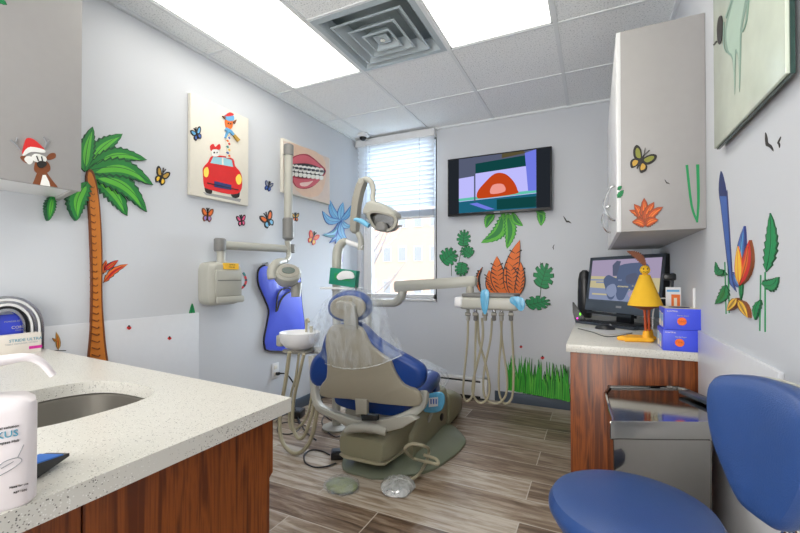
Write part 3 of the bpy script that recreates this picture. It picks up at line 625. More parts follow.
b.bx((-.795, .803 - .018, .0), (-1.98, .803, CZ - ct), 'wood'); b.build('body', t)
for k in range(3):
    y1_ = .815 - k * .44
    if k == 0: MB().prism([(.803, .04), (.803, .565), (y1_, .575), (y1_, CZ - ct - .004), (y1_ - .437, CZ - ct - .004), (y1_ - .437, .04)], -.782, -.762, 'wood', 'x').build('door', t)
    else: MB().bx((-.782, y1_ - .437, .04), (-.762, y1_, CZ - ct - .004), 'wood', .001).build('door', t)
# upper cabinet on the left wall
t = thing('wall_cabinet', (-2.03, .2, 1.433), 'grey wall cabinet at upper left above the sink worktop', 'cabinet')
CB = 1.433
b = MB(); b.prism([(-1.89, .912), (XL + .002, .985), (XL + .002, -.5), (-1.89, -.5)], CB + .018, 2.476, 'cab'); b.build('body', t)
MB().prism([(-1.89, .912 - .02), (XL + .002, .965), (XL + .002, -.5), (-1.89, -.5)], CB + .01, CB + .018, 'white').build('bottom_panel', t)
b = MB(); b.prism([(-1.89, .912), (XL + .002, .985), (XL + .002, .965), (-1.89, .892)], CB, CB + .018, 'cab'); b.build('side_panel', t)
MB().bx((-1.89, -.5, CB - .002), (-1.87, .15, 2.47), 'cab', .001).build('door', t); MB().bx((-1.89, .154, CB - .002), (-1.87, .912, 2.47), 'cab', .001).build('door', t)
# reindeer sticker on its door
Rn = [('brown', [(32.5, 184), (37, 173), (41, 171), (47, 173), (52, 180), (58, 187.5), (50, 186.5), (33, 184)], 0), ('white_ink', [(40, 185), (42.5, 175), (45.5, 175), (49, 182), (50, 186.5)], 0),
      ('brown', [(35, 163), (34, 170), (38, 173.5), (45, 173.5), (50, 170), (49, 164), (44, 160), (38, 160)]), ('brown', [(46, 158), (50, 153.5), (55, 153.5), (55, 158), (49, 160)]), ('brown', [(31, 161), (25, 156), (20, 157), (24, 162), (30, 164)]),
      ('white_ink', [(24, 160), (26, 156.5), (31, 157), (32.5, 162), (29, 164.5)]), ('white_ink', [(31, 159), (34, 154), (41, 155), (46, 158), (45, 162), (39, 163)]), ('red', [(22, 152), (25, 141), (28, 138), (34, 140), (42, 147), (43, 150), (30, 148), (24, 154)]),
      ('white_ink', [(23, 156), (24, 151), (30, 147), (43, 149.5), (44, 153), (31, 152)]), ('ink', stroke([(36, 156), (38, 161)], 1.1), 0), ('ink', stroke([(41, 156.5), (42, 161)], 1.1), 0), ('ink', [(36.5, 163), (40, 161), (45, 162), (46, 165), (42, 168), (38, 167)]),
      ('grey', stroke([(20, 150), (16, 145), (10, 140)], 1), 0), ('grey', stroke([(15, 144), (17, 138)], .8), 0), ('grey', stroke([(44, 149), (46, 143), (43, 137)], 1), 0), ('grey', stroke([(46, 144), (49, 141)], .8), 0)]
sticker('reindeer_sticker', 'brown reindeer sticker in a red and white cap on the left wall cabinet', 'wall sticker', 'CL', Rn)
sticker('leaf_sticker', 'green leaf tip sticker high on the left wall cabinet', 'wall sticker', 'CL', frond((-3, -2), (7, 5), 3, 0, ('leafd', 'mgreen', 'mgreen'), 1, 4))
# things on the left counter ------------------------------------------------
def boxthing(name, lab, cat, c, d, m, rz, bev=.002, group=None):
    t_ = thing(name, (c[0], c[1], c[2] - d[2] / 2), lab, cat, group); t_.rotation_euler.z = 0
    MB().box(c, d, m, bev, R=Matrix.Rotation(rz, 3, 'Z')).build('carton', t_); return t_
def frame(c, d, rz):
    """front-face frame of a box: lower left corner, right, up, outward (front = -y face turned by rz)"""
    R = Matrix.Rotation(rz, 3, 'Z'); ex = R @ V(1, 0, 0); ez = V(0, 0, 1); n = -(R @ V(0, 1, 0)); o = Vector(c) + n * (d[1] / 2 + .0003) - ex * d[0] / 2 - ez * d[2] / 2
    return o, ex, ez, n
def ptxt(body, size, fr_, u, v, m, par, nm='lettering'): o, ex, ez, n = fr_; text(body, size, o + ex * u + ez * v, ex, ez, m, par, nm)
def patch(fr_, u0, v0, u1, v1, m, par, nm, k=1):
    o, ex, ez, n = fr_; b_ = MB(); q = [o + ex * a + ez * c for a, c in ((u0, v0), (u1, v0), (u1, v1), (u0, v1))]
    b_.loft([q, [p + n * .0004 * k for p in q]], m); return b_.build(nm, par)
C('cardboard_white', (226, 218, 208)); C('box_blue', (66, 84, 222), .45); C('box_orange', (244, 110, 30)); C('textblue', (70, 150, 176)); C('ltgrey', (180, 182, 186)); C('fuchsia', (206, 40, 150)); C('cream', (232, 222, 200))
rz = math.pi / 2
yr = at(45.5, 352, z=CZ).y; fx_ = -2.112
wd = (.40, .034, .082); wc = V(fx_ - .017, yr - .20, CZ + .041)
t = boxthing('supply_box', 'white carton with blue lettering and magenta bar at the far left end', 'box', wc, wd, 'cardboard_white', rz)
f = frame(wc, wd, rz); uy = lambda u, v: at(u, v, x=fx_).y - (yr - .40)
ptxt('STRIDE ULTRA', .0165, f, uy(9, 341), .052, 'textblue', t); ptxt('TABLE DISPENSER SYSTEM', .009, f, uy(5, 345), .041, 'ltgrey', t); patch(f, uy(29, 349), .016, uy(42, 348), .028, 'fuchsia', t, 'magenta_bar')
bxx = XL + .014; ye = at(33, 330, x=bxx).y; bd2 = (.30, .022, .160); bc = V(bxx, ye - .15, CZ + .080)
t = boxthing('supply_box', 'blue carton with white lettering inside the chrome arches', 'box', bc, bd2, 'box_blue', rz)
f = frame(bc, bd2, rz); uy = lambda u, v: at(u, v, x=bc.x).y - (ye - .30)
ptxt('CONTROL', .017, f, uy(10, 326), .100, 'cardboard_white', t); ptxt('POWDER FREE NITRILE', .009, f, uy(3, 320), .128, 'ltgrey', t); ptxt('EXAM GLOVES', .008, f, uy(14, 329), .090, 'ltgrey', t)
bxx = -2.159; ay = at(5, 330, x=bxx).y; t = thing('arch_rack', (bxx, ay, CZ), 'rack of nested chrome and white arches around the blue carton', 'rack')
for k, m_ in enumerate(('chrome', 'white', 'chrome', 'white', 'black', 'chrome')):
    ry, rz2 = at(43, 330, x=bxx).y - ay - k * .0125, .138 - k * .010
    P_ = [V(0, ry, -.099)] + [V(0, ry * math.cos(a), rz2 * math.sin(a)) for a in [math.pi * q / 24 for q in range(25)]] + [V(0, -ry, -.099)]
    c_ = V(bxx, ay, CZ + .100)
    MB().loft([[c_ + p * s1 + V(s2 * .0105, 0, 0) for s1, s2 in ((1, -1), (1, 1), (1 - .0085 / ry, 1), (1 - .0085 / ry, -1))] for p in P_], m_).build('arch', t)
# bottle with a pump
bp = at(34, 503, z=CZ); bd_ = (CAM - bp); lookf = V(bp.x, bp.y, 0).normalized(); lookr = V(lookf.y, -lookf.x, 0)
bcn = bp - lookr * .054 + lookf * .028; bcn.z = CZ
t = thing('pump_bottle', (bcn.x, bcn.y, CZ), 'white plastic pump bottle with blue lettering at lower left', 'bottle')
def rrect(c, a, b_, z, ex_=lookr, ey_=lookf, e=5, n=32):
    return [c * 1 + ex_ * (a * abs(math.cos(q)) ** (2 / e) * (1 if math.cos(q) > 0 else -1)) + ey_ * (b_ * abs(math.sin(q)) ** (2 / e) * (1 if math.sin(q) > 0 else -1)) + V(0, 0, z) for q in [2 * math.pi * k / n + .01 for k in range(n)]]
C('hdpe', (226, 220, 222), .38, .02)
MB().loft([rrect(bcn, .052, .028, 0), rrect(bcn, .057, .032, .006), rrect(bcn, .057, .032, .132), rrect(bcn, .055, .031, .142), rrect(bcn, .046, .026, .149), rrect(bcn, .022, .02, .154, e=2), rrect(bcn, .015, .015, .157, e=2)], 'hdpe').build('body', t)
b = MB(); b.lathe([(.018, .156), (.018, .176), (.012, .180)], bcn, 'white'); b.lathe([(.006, .178), (.006, .197)], bcn, 'white'); b.build('pump_collar', t)
zt = CZ + .198; q0 = bcn + V(0, 0, .198)
d2 = lookr; MB().tube([q0 - d2 * .012, q0 + d2 * .02 + V(0, 0, .002), q0 + d2 * .046 + V(0, 0, .003), q0 + d2 * .062 - V(0, 0, .008), q0 + d2 * .074 - V(0, 0, .028)], [.011, .0075, .006, .0052, .0046], 'hdpe', 12, sub=4).build('nozzle', t)
o_ = bcn - lookf * .0326; fr_ = (o_ - lookr * .057, lookr, V(0, 0, 1), -lookf)
ptxt('KUS', .0125, fr_, .072, .100, 'textblue', t); ptxt('nasal solution', .0046, fr_, .070, .112, 'ink', t); ptxt('Impact Hub', .0046, fr_, .074, .092, 'ink', t); ptxt('Made for use', .0036, fr_, .086, .030, 'ink', t); ptxt('REF 1000', .0036, fr_, .090, .022, 'ink', t)
dg = MB()
for pts in ([(.072, .058), (.08, .068), (.094, .07), (.098, .064), (.088, .056), (.074, .05)], [(.094, .07), (.1, .086)], [(.078, .06), (.09, .066)]):
    dg.tube([o_ - lookr * .057 + lookr * p[0] + V(0, 0, p[1]) - lookf * .0003 for p in pts], .0006, 'grey', 5, sub=3)
for q in range(1): dg.build('line_drawing', t)
# blue and black pouch behind the bottle
pc = at(44, 466, z=CZ); t = thing('instrument_pouch', (pc.x, pc.y, CZ), 'blue and black pouch lying behind the pump bottle', 'pouch')
e1 = (at(62, 463, z=CZ) - at(34, 478, z=CZ)).normalized(); e2 = V(-e1.y, e1.x, 0)
p0 = at(61, 466, z=CZ) + V(0, .012, 0)
b = MB(); b.loft([[p0 - e1 * .075 + V(0, 0, .001), p0 + V(0, 0, .012), p0 + e2 * .0 + V(0, 0, .017), p0 - e1 * .075 + V(0, 0, .028)], [p + e2 * .04 for p in (p0 - e1 * .075 + V(0, 0, .001), p0 + V(0, 0, .012), p0 + V(0, 0, .017), p0 - e1 * .075 + V(0, 0, .028))]], 'black'); b.build('pouch', t)
C('pouch_blue', (38, 104, 190)); b = MB(); b.loft([[p0 - e1 * .075 + V(0, 0, .0285), p0 - e1 * .012 + V(0, 0, .0185), p0 - e1 * .012 + e2 * .04 + V(0, 0, .0185), p0 - e1 * .075 + e2 * .04 + V(0, 0, .0285)], [q + V(0, 0, .002) for q in (p0 - e1 * .075 + V(0, 0, .0285), p0 - e1 * .012 + V(0, 0, .0185), p0 - e1 * .012 + e2 * .04 + V(0, 0, .0185), p0 - e1 * .075 + e2 * .04 + V(0, 0, .0285))]], 'pouch_blue'); b.build('flap', t)
# ================================================================ PICTURES
def picture(lab, corners, x, shapes, th=.026):
    """canvas on the left wall; corners in photo pixels: top left, top right, bottom right, bottom left"""
    ps = [at(u, v, x=x) for u, v in corners]; y0, y1_ = (ps[0].y + ps[3].y) / 2, (ps[1].y + ps[2].y) / 2; za, zb = (ps[2].z + ps[3].z) / 2, (ps[0].z + ps[1].z) / 2
    t_ = thing('picture', (XL, (y0 + y1_) / 2, za), lab, 'picture'); MB().bx((XL + .001, y0, za), (x, y1_, zb), 'canvas', .003).build('canvas', t_)
    return t_
C('pinkish', (214, 196, 184)); C('carred', (214, 30, 32)); C('carglass', (150, 200, 214)); C('carlamp', (250, 220, 90)); C('shadowp', (150, 150, 150)); C('metal_ink', (70, 72, 78))
t = picture('white canvas of a red car with a capped giraffe, on the left wall', ((191, 96), (249.5, 116), (247.5, 205), (190, 195.5)), XL + .028, None)
car = [('shadowp', [(203, 192), (241, 199), (240, 202), (206, 195)], 0), ('ink', [(205, 184), (211, 184), (212, 193), (208, 193.5), (205, 191)]), ('ink', [(232, 190), (239, 190), (239, 197), (234, 198), (231, 195)]),
       ('carred', [(203, 176), (203, 168), (208, 162), (212, 156), (224, 156), (233, 159), (235, 166), (240, 172), (242, 180), (240, 192), (228, 194), (208, 189), (204, 186)]), ('red', [(208, 171), (216, 163), (230, 167), (236, 176), (230, 182), (215, 178)]),
       ('carglass', [(210, 163), (213, 157), (224, 157.5), (231.5, 160), (233, 167), (222, 165)], 0), ('canvas', [(221.5, 157.5), (223, 157.6), (223.4, 165), (221.8, 165)], 0),
       ('carlamp', [(203.6, 170), (207, 167), (208.6, 172), (207, 177), (204, 176)]), ('carlamp', [(235.5, 178), (239, 174), (241.5, 179), (240, 184), (237, 184)]), ('navy', [(214, 181), (231, 185), (231, 190), (214, 187)], 0), ('ink', stroke([(207, 183), (238, 190)], .9), 0),
       ('red', [(210, 146), (213, 144), (215, 147), (219, 144), (220, 149), (215, 150), (211, 151)]), ('white_ink', [(211.5, 150), (218, 150), (218, 156), (212, 156)]), ('ink', [(213, 152), (214.4, 152), (214.4, 153.4), (213, 153.4)]), ('ink', [(216, 152), (217, 152), (217, 153.2), (216, 153.2)]),
       ('canvas', stroke([(228, 124), (227.6, 158)], 3.4), 0)] + [(('red', 'teal', 'yellow', 'blueink', 'orange')[k % 5], stroke([(226.4 + (k % 2) * 1.6, 128 + k * 3), (227.6 + (k % 2) * 1.4, 130 + k * 3)], 1.5), 0) for k in range(10)] + [
       ('orange', [(225, 120), (231, 120), (231.5, 127), (228, 130), (225.6, 127)]), ('skyb', [(224, 118), (226, 114), (232, 115), (233, 120), (228, 121.4)]), ('red', [(224, 116), (229, 112.5), (233, 115), (228, 116.5)]), ('brown', [(221.5, 116), (225, 117), (224, 119)], 0), ('brown', [(232, 122), (235.6, 119.8), (234, 124)], 0),
       ('skyb', stroke([(225, 129), (229, 131), (233, 135)], 3, 2), 0), ('skyb', stroke([(228, 130), (224.5, 138)], 2.6, 1), 0), ('gold', stroke([(233, 135), (238, 141)], 2, 3), 0), ('ink', [(226.6, 123), (227.8, 123), (227.8, 124.4), (226.6, 124.4)], 0), ('ink', [(229, 123.4), (230, 123.4), (230, 124.6), (229, 124.6)], 0)]
sticker('print', '', '', 'HL', car, parent=t, th=.0006)
butterfly(196.5, 134.5, 6.5, ('ink', 'skyb', 'blueink'), -20, 'blue and black butterfly sticker on the car canvas', 'HL')
t = picture('canvas of smiling lips with dental braces, behind the x-ray arm post', ((282.5, 139), (329.5, 157), (330.5, 205), (283, 191.5)), XL + .028, None)
mo = [('pinkish', [(283.3, 140.5), (329, 158), (329.8, 204), (283.8, 191)], 0), ('skin', [(286, 146), (300, 146), (322, 156), (326, 176), (318, 196), (296, 190)], 3)]
mo += [('lipd', [(290, 160), (297, 155), (306, 154), (312, 157), (319, 163), (326, 171), (320, 180), (312, 187), (303, 189), (295, 186), (290, 175)]), ('lip', [(291, 161), (297, 156), (306, 155.5), (314, 160), (324, 170), (314, 165), (304, 163), (294, 164)]),
       ('lip', [(293, 178), (300, 179), (312, 179), (321, 175), (316, 184), (306, 188), (297, 187)]), ('palepink', [(300, 183), (308, 182), (313, 181), (307, 186), (301, 186)]), ('ink', [(291, 165), (304, 163.5), (315, 166), (325, 171), (318, 177), (304, 178), (292, 175)])]
for k in range(8):
    u = 292 + k * 4.1; v = 167.2 + k * .55; mo.append(('tooth', [(u - 1.9, v - 2.6), (u + 1.9, v - 2.3), (u + 1.9, v + 3), (u, v + 3.9), (u - 1.9, v + 2.8)], 2)); mo.append(('tooth', [(u - 1.7, v + 5), (u + 1.7, v + 5), (u + 1.5, v + 8.6), (u - 1.5, v + 8.4)], 2))
for k in range(8):
    u = 292 + k * 4.1; v = 167.2 + k * .55; mo.append(('metal_ink', [(u - 1.1, v - .8), (u + 1.1, v - .8), (u + 1.1, v + 1.4), (u - 1.1, v + 1.4)], 0)); mo.append(('grey', [(u - .4, v - .2), (u + .5, v - .2), (u + .5, v + .8), (u - .4, v + .8)], 0))
mo.append(('metal_ink', stroke([(290, 167.4), (305, 169), (324, 172)], .5), 0))
sticker('print', '', '', 'HL2', mo, parent=t, th=.0005)
# large acrylic print on the right wall
q1, q2 = at(714, 139.5, x=XR - .03), at(785, 61, x=XR - .03)
t = thing('acrylic_picture', (XR - .02, (q1.y + q2.y) / 2, 1.513), 'large pale green print with a dark edge on the right wall, cut by the frame', 'picture')
C('aqua_white', (206, 216, 200), .18); C('glassgreen', (40, 66, 60), .2); C('tooth_green', (172, 196, 180)); C('tooth_dark', (128, 156, 142))
MB().bx((XR - .0295, q2.y, 1.513), (XR - .022, q1.y, 2.30), 'aqua_white', .001).build('print_panel', t)
MB().bx((XR - .022, q2.y - .002, 1.510), (XR - .014, q1.y + .001, 2.303), 'glassgreen').build('backing', t)
b = MB()
for y in (q2.y + .08, q1.y - .08):
    for z in (1.58, 2.23): b.lathe([(.01, 0), (.01, .02)], (XR - .0215, y, z), 'chrome', 12, 'x')
b.build('wall_spacers', t)
sticker('print', '', '', 'PR', [('tooth_dark', [(725, 30), (732, 0), (740, -30), (752, -40), (748, 0), (742, 30), (741, 62), (739.5, 92), (738.4, 60), (736, 55), (735, 95), (732.6, 60), (727, 52)]), ('tooth_green', [(727, 30), (734, 0), (742, -28), (750, -34), (745, 2), (740.5, 30), (740, 60), (739.2, 88), (739, 58), (735.5, 50), (734.6, 90), (733.4, 58), (728.6, 50)]),
      ('tooth_dark', stroke([(724, 22), (724, 45), (727, 53)], 1), 0), ('tooth_dark', stroke([(732, 0), (726, 18)], 1.6), 0), ('ink', [(717.5, 30), (719, 18), (722, 16), (723, 25), (722, 40), (719, 44)]), ('ink', stroke([(717, 41), (714, 45)], 1), 0), ('tooth_dark', stroke([(750, -10), (747, 20), (743, 32)], 1), 0)], parent=t, th=.0006)
# ================================================================ RIGHT DESK, WALL CABINET
DZ = .775
t = thing('computer_desk', ((XR - .12) / 2, 2.8, 0), 'wooden desk cabinet with white speckled stone top along the right wall', 'desk')
MB().bx((-.119, 2.02, DZ - .036), (XR - .001, YB - .001, DZ), 'quartz', .002).build('worktop', t)
b = MB(); b.bx((-.10, 2.035, .0), (XR - .002, 2.055, DZ - .036), 'wood', .001); b.build('end_panel', t)
b = MB(); b.bx((-.085, 2.055, .09), (XR - .01, YB - .005, DZ - .036), 'wood'); b.build('body', t)
b = MB(); b.bx((-.05, 2.055, 0), (XR - .01, YB - .01, .09), 'base'); b.build('plinth', t)
for k in range(3):
    y = 2.06 + k * .49; d_ = MB().bx((-.103, y, .1), (-.086, y + .484, DZ - .042), 'wood', .001).build('door', t)
t = thing('wall_cabinet', (.22, 2.4, 1.262), 'grey wall cabinet hanging on the right wall above the computer', 'cabinet')
b = MB(); cx0, cb0, ct0 = at(617, 232, y=CFY).x, at(617, 232, y=CFY).z, at(615.6, 33, y=CFY).z; b.bx((cx0 + .016, CFY, cb0), (XR - .001, 3.2, ct0), 'cab', .001); b.build('body', t)
for k in range(2):
    y = CFY + .002 + k * .638; d_ = MB().bx((cx0, y, cb0), (cx0 + .016, y + .634, ct0), 'white', .001).build('door', t)
    yy = y + (.60 if k == 0 else .05)
    yy = CFY + (.13 if k == 0 else .70)
    MB().tube([(cx0, yy, cb0 + .22), (cx0 - .02, yy, cb0 + .21), (cx0 - .042, yy, cb0 + .16), (cx0 - .042, yy, cb0 + .12), (cx0 - .02, yy, cb0 + .075), (cx0, yy, cb0 + .065)], .0055, 'chrome', 8).build('handle', d_)
# ================================================================ THINGS ON THE DESK
t = thing('desktop_computer', (.13, 2.78, DZ), 'large black all-in-one computer on the desk by the right wall', 'computer')
e1 = V(.40, -.47, 0).normalized(); nrm = V(-.47, -.40, 0).normalized(); upv = (V(0, 0, 1) - nrm * .13).normalized(); nr2 = e1.cross(upv) * 1
if nr2.dot(nrm) < 0: nr2 = -nr2
O_ = V(-.058, 3.19, .850); Wd, Hd = .612, .374
def sbox(mb, u0, v0, u1, v1, d0, d1, m, bev=0):
    q = [O_ + e1 * a + upv * c for a, c in ((u0, v0), (u1, v0), (u1, v1), (u0, v1))]
    mb.loft([[p + nr2 * d0 for p in q], [p + nr2 * d1 for p in q]], m)
C('bezel', (52, 60, 70), .3); C('bezel_low', (66, 76, 88), .35)
b = MB(); sbox(b, 0, 0, Wd, Hd, -.045, 0, 'black'); sbox(b, 0, .078, .022, Hd, 0, .004, 'bezel'); sbox(b, Wd - .022, .078, Wd, Hd, 0, .004, 'bezel'); sbox(b, 0, Hd - .022, Wd, Hd, 0, .004, 'bezel'); sbox(b, 0, 0, Wd, .078, 0, .005, 'bezel_low'); b.build('housing', t)
b = MB()
def sp(pts, m, k):
    q = [O_ + e1 * (.022 + (Wd - .044) * a) + upv * (.078 + (Hd - .1) * c) for a, c in pts]; b.loft([[p + nr2 * (.0002 + .0004 * k) for p in q], [p + nr2 * (.0005 + .0004 * k) for p in q]], m)
sp([(0, 0), (1, 0), (1, 1), (0, 1)], 's_mauve', 0); sp([(0, .2), (1, .2), (1, .55), (0, .6)], 's_sand', 1); sp([(0, 0), (1, 0), (1, .25), (0, .3)], 's_grey', 2)
for u0_, v0_, w_, m_ in ((.1, .42, .2, 's_grey'), (.65, .35, .3, 's_sand'), (0, .48, .5, 's_grey'), (.05, .12, .3, 's_sand'), (.8, .1, .2, 's_grey'), (.3, .33, .3, 's_sand')): sp([(u0_, v0_), (u0_ + w_, v0_), (u0_ + w_, v0_ + .035), (u0_, v0_ + .04)], m_, 3)
sp(sm([(.45, .85), (.75, .9), (.85, .8), (.8, .6), (.82, .3), (.78, .05), (.7, .05), (.62, .3), (.55, .05), (.46, .05), (.42, .3), (.42, .6)]), 's_deep', 3); sp(sm([(.28, .62), (.36, .58), (.45, .5), (.44, .3), (.4, .05), (.32, .05), (.26, .3), (.22, .5)]), 's_deep', 4)
sp([(.36, .6), (.42, .6), (.46, .95), (.4, .97), (.34, .86)], 's_slate', 5); sp(sm([(.3, .35), (.4, .4), (.44, .2), (.36, .08), (.28, .2)]), 's_grey', 5); sp(sm([(.56, .6), (.7, .66), (.7, .45), (.58, .42)]), 's_slate', 5); sp(sm([(.6, .2), (.72, .3), (.76, .15), (.66, .08)]), 's_mauve', 5)
b.build('screen', t)
b = MB(); sbox(b, Wd / 2 - .022, .033, Wd / 2 + .022, .046, .005, .007, 'grey'); b.build('badge', t)
sc_ = O_ + e1 * Wd / 2
b = MB(); b.box(sc_ - nrm * .06 + V(0, 0, DZ + .006 - sc_.z), (.26, .17, .012), 'black', .004, R=Matrix.Rotation(math.atan2(e1.y, e1.x), 3, 'Z')); b.box(sc_ - nrm * .05 + V(0, 0, DZ + .06 - sc_.z), (.12, .03, .12), 'black', .004, R=Matrix.Rotation(math.atan2(e1.y, e1.x), 3, 'Z')); b.build('stand', t)
b = MB(); sbox(b, .03, -.022, .42, -.004, -.03, .012, 'black'); b.build('speaker_bar', t)
# keyboard, mouse, mat
k1, k2 = at(576, 320, z=DZ + .01), at(640, 327, z=DZ + .01); kd = (k2 - k1).normalized(); kd = V(.35, -.31, 0).normalized(); kc = V(.082, 2.872, DZ)
t = thing('keyboard', (kc.x, kc.y, DZ), 'dark slim keyboard in front of the computer', 'keyboard'); ka = math.atan2(e1.y, e1.x)
Rk = Matrix.Rotation(math.atan2(kd.y, kd.x), 3, 'Z'); MB().box((kc.x, kc.y, DZ + .008), (.43, .12, .016), 'bezel', .004, R=Rk).build('tray', t)
b = MB()
for i in range(14):
    for j in range(5): b.box(Vector((kc.x, kc.y, DZ + .0185)) + Rk @ V(-.18 + i * .0277, -.044 + j * .022, 0), (.021, .018, .006), 'black', .002, R=Rk, seg=1)
b.build('keys', t, kind='stuff')
mc = at(605, 329, z=DZ + .004)
t = thing('mouse', (mc.x, mc.y, DZ + .003), 'small black mouse on a white mat before the keyboard', 'mouse')
b = MB(); prof = []; b.ell((mc.x, mc.y, DZ + .006), (.055, .032, .026), 'black', R=Matrix.Rotation(-.15, 3, 'Z')); 
b.v = [V(v.x, v.y, max(v.z, DZ + .0035)) for v in b.v]; b.build('body', t); MB().lathe([(.006, -.003), (.006, .003)], (mc.x + .028, mc.y - .006, DZ + .029), 'grey', 12, 'y').build('scroll_wheel', t)
b = MB(); q = [at(577, 327.5, z=DZ + .0012), at(608, 335, z=DZ + .0012), at(634, 332, z=DZ + .0012), at(612, 329.5, z=DZ + .0012)]; b.loft([q, [p + V(0, 0, .0018) for p in q]], 'white'); o = b.build('mouse_mat'); o['label'] = 'thin white mat under the black mouse'; o['category'] = 'mat'
b = MB(); b.tube([at(u, v, z=DZ + .003) for u, v in ((578, 328.5), (592, 332), (606, 336.5), (620, 335.5), (632, 333))], .0022, 'black', 6); o = b.build('mouse_cable'); o['label'] = 'thin black cable curving around the mouse mat'; o['category'] = 'cable'
# black speaker and a black headset stand left of the screen
p = V(-.066, 3.38, DZ); t = thing('speaker', p, 'black rounded speaker behind the left edge of the computer', 'speaker')
MB().loft([[p + V(math.cos(a) * r_, math.sin(a) * r_ * .8, z) for a in [2 * math.pi * k / 24 for k in range(24)]] for z, r_ in ((0, .045), (.02, .05), (.2, .05), (.29, .046), (.34, .036), (.36, .015))], 'black').build('body', t)
p = at(578, 316, z=DZ) ; p = V(-.078, 3.115, DZ); t = thing('card_reader', p, 'small black wedge device with green and magenta lights left of the screen', 'device')
MB().loft([[p + V(a, b_, 0) for a, b_ in ((-.045, -.03), (.03, -.03), (.03, .03), (-.045, .03))], [p + V(a - .03, b_, .06) for a, b_ in ((-.03, -.03), (.02, -.03), (.02, .03), (-.03, .03))], [p + V(a - .05, b_, .13) for a, b_ in ((-.012, -.01), (-.004, -.01), (-.004, .01), (-.012, .01))]], 'black').build('body', t)
M['led_green'] = emis('led_green', (110, 230, 60), 1.2); M['led_magenta'] = emis('led_magenta', (240, 70, 200), 1.2)
MB().ell(p + V(-.012, -.033, .05), (.006, .006, .010), 'led_green', 8).build('green_light', t); MB().ell(p + V(-.03, -.033, .02), (.006, .006, .006), 'led_magenta', 8).build('magenta_light', t)
# yellow cone figure with feather and feet
fc = at(640, 342, z=DZ); fx, fy = fc.x + .004, fc.y + .03
def fp(u, v): return at(u, v, y=fy)
t = thing('cone_figurine', (fx, fy, DZ), 'yellow cone figurine with brown feather and big orange feet on the desk', 'figurine')
C('felt_yellow', (236, 186, 44), .85); C('foot_yellow', (246, 178, 40), .6)
cz0, cz1 = fp(645, 305).z, fp(645, 275).z; ccx = fp(645, 300).x
wr = (fp(663, 306).x - fp(627, 306).x) / 2
MB().lathe([(wr * .98, cz0 - .003), (wr, cz0), (wr * .30, cz1), (wr * .1, cz1 + .004)], (ccx, fy, 0), 'felt_yellow', 40).build('cone', t)
MB().lathe([(wr * .97, cz0 - .002), (wr * .55, cz0 - .014), (.02, cz0 - .022)], (ccx, fy, 0), 'brown', 30).build('underside', t)
hp = fp(645, 270); hh = MB().ell(hp, (.022, .022, .023), 'felt_yellow').build('head', t)
b = MB()
for sx_ in (-.008, .008): b.ell(hp + V(sx_, -.0205, .005), (.0028, .002, .0036), 'ink', 8)
b.tube([hp + V(-.009, -.02, -.007), hp + V(0, -.022, -.011), hp + V(.009, -.02, -.007)], .0013, 'ink', 6); b.build('face', hh)
fe, _m = leafpoly((646, 266), (626.5, 251), 4.6, 3, 1, 12); 
pts = [fp(p.x, p.y) for p in sm(fe, 1)] if False else [fp(p.x, p.y) for p in fe]
b = MB(); b.loft([[p + V(0, -.0015, 0) for p in pts], [p + V(0, .0015, 0) for p in pts]], 'brown'); b.tube([fp(646, 266), fp(638, 256), fp(627, 251)], .0016, 'rust', 6); b.build('feather', t)
b1 = fp(645, 309); 
b = MB(); b.tube([b1 + V(-.004, 0, .012), b1 + V(0, 0, -.03), (b1.x + .002, fy, DZ + .05)], .006, 'rust', 8); b.build('leg', t)
b = MB(); b.tube([b1 + V(.02, .01, .012), b1 + V(.016, .01, -.03), (b1.x + .018, fy + .01, DZ + .05)], .006, 'rust', 8); b.build('leg', t)
def foot(cx, cy, rz_, s_):
    R = Matrix.Rotation(rz_, 3, 'Z'); out = sm([V(x, y, 0) * s_ for x, y in ((.02, -.02), (.025, .02), (-.02, .022), (-.06, .035), (-.085, .032), (-.075, .012), (-.1, .004), (-.075, -.008), (-.08, -.03), (-.05, -.03), (-.01, -.022))], 3)
    q = MB(); q.pad([R @ p + V(cx, cy, DZ + .011) for p in out], (0, 0, 1), .02, .008, 'foot_yellow'); q.tube([(cx, cy, DZ + .015), (cx, cy, DZ + .052)], [.02, .013], 'foot_yellow', 12, smooth=False); return q
foot(b1.x + .004, fy - .010, .12, 1.25).build('foot', t); foot(b1.x + .024, fy + .062, .3, 1.1).build('foot', t)
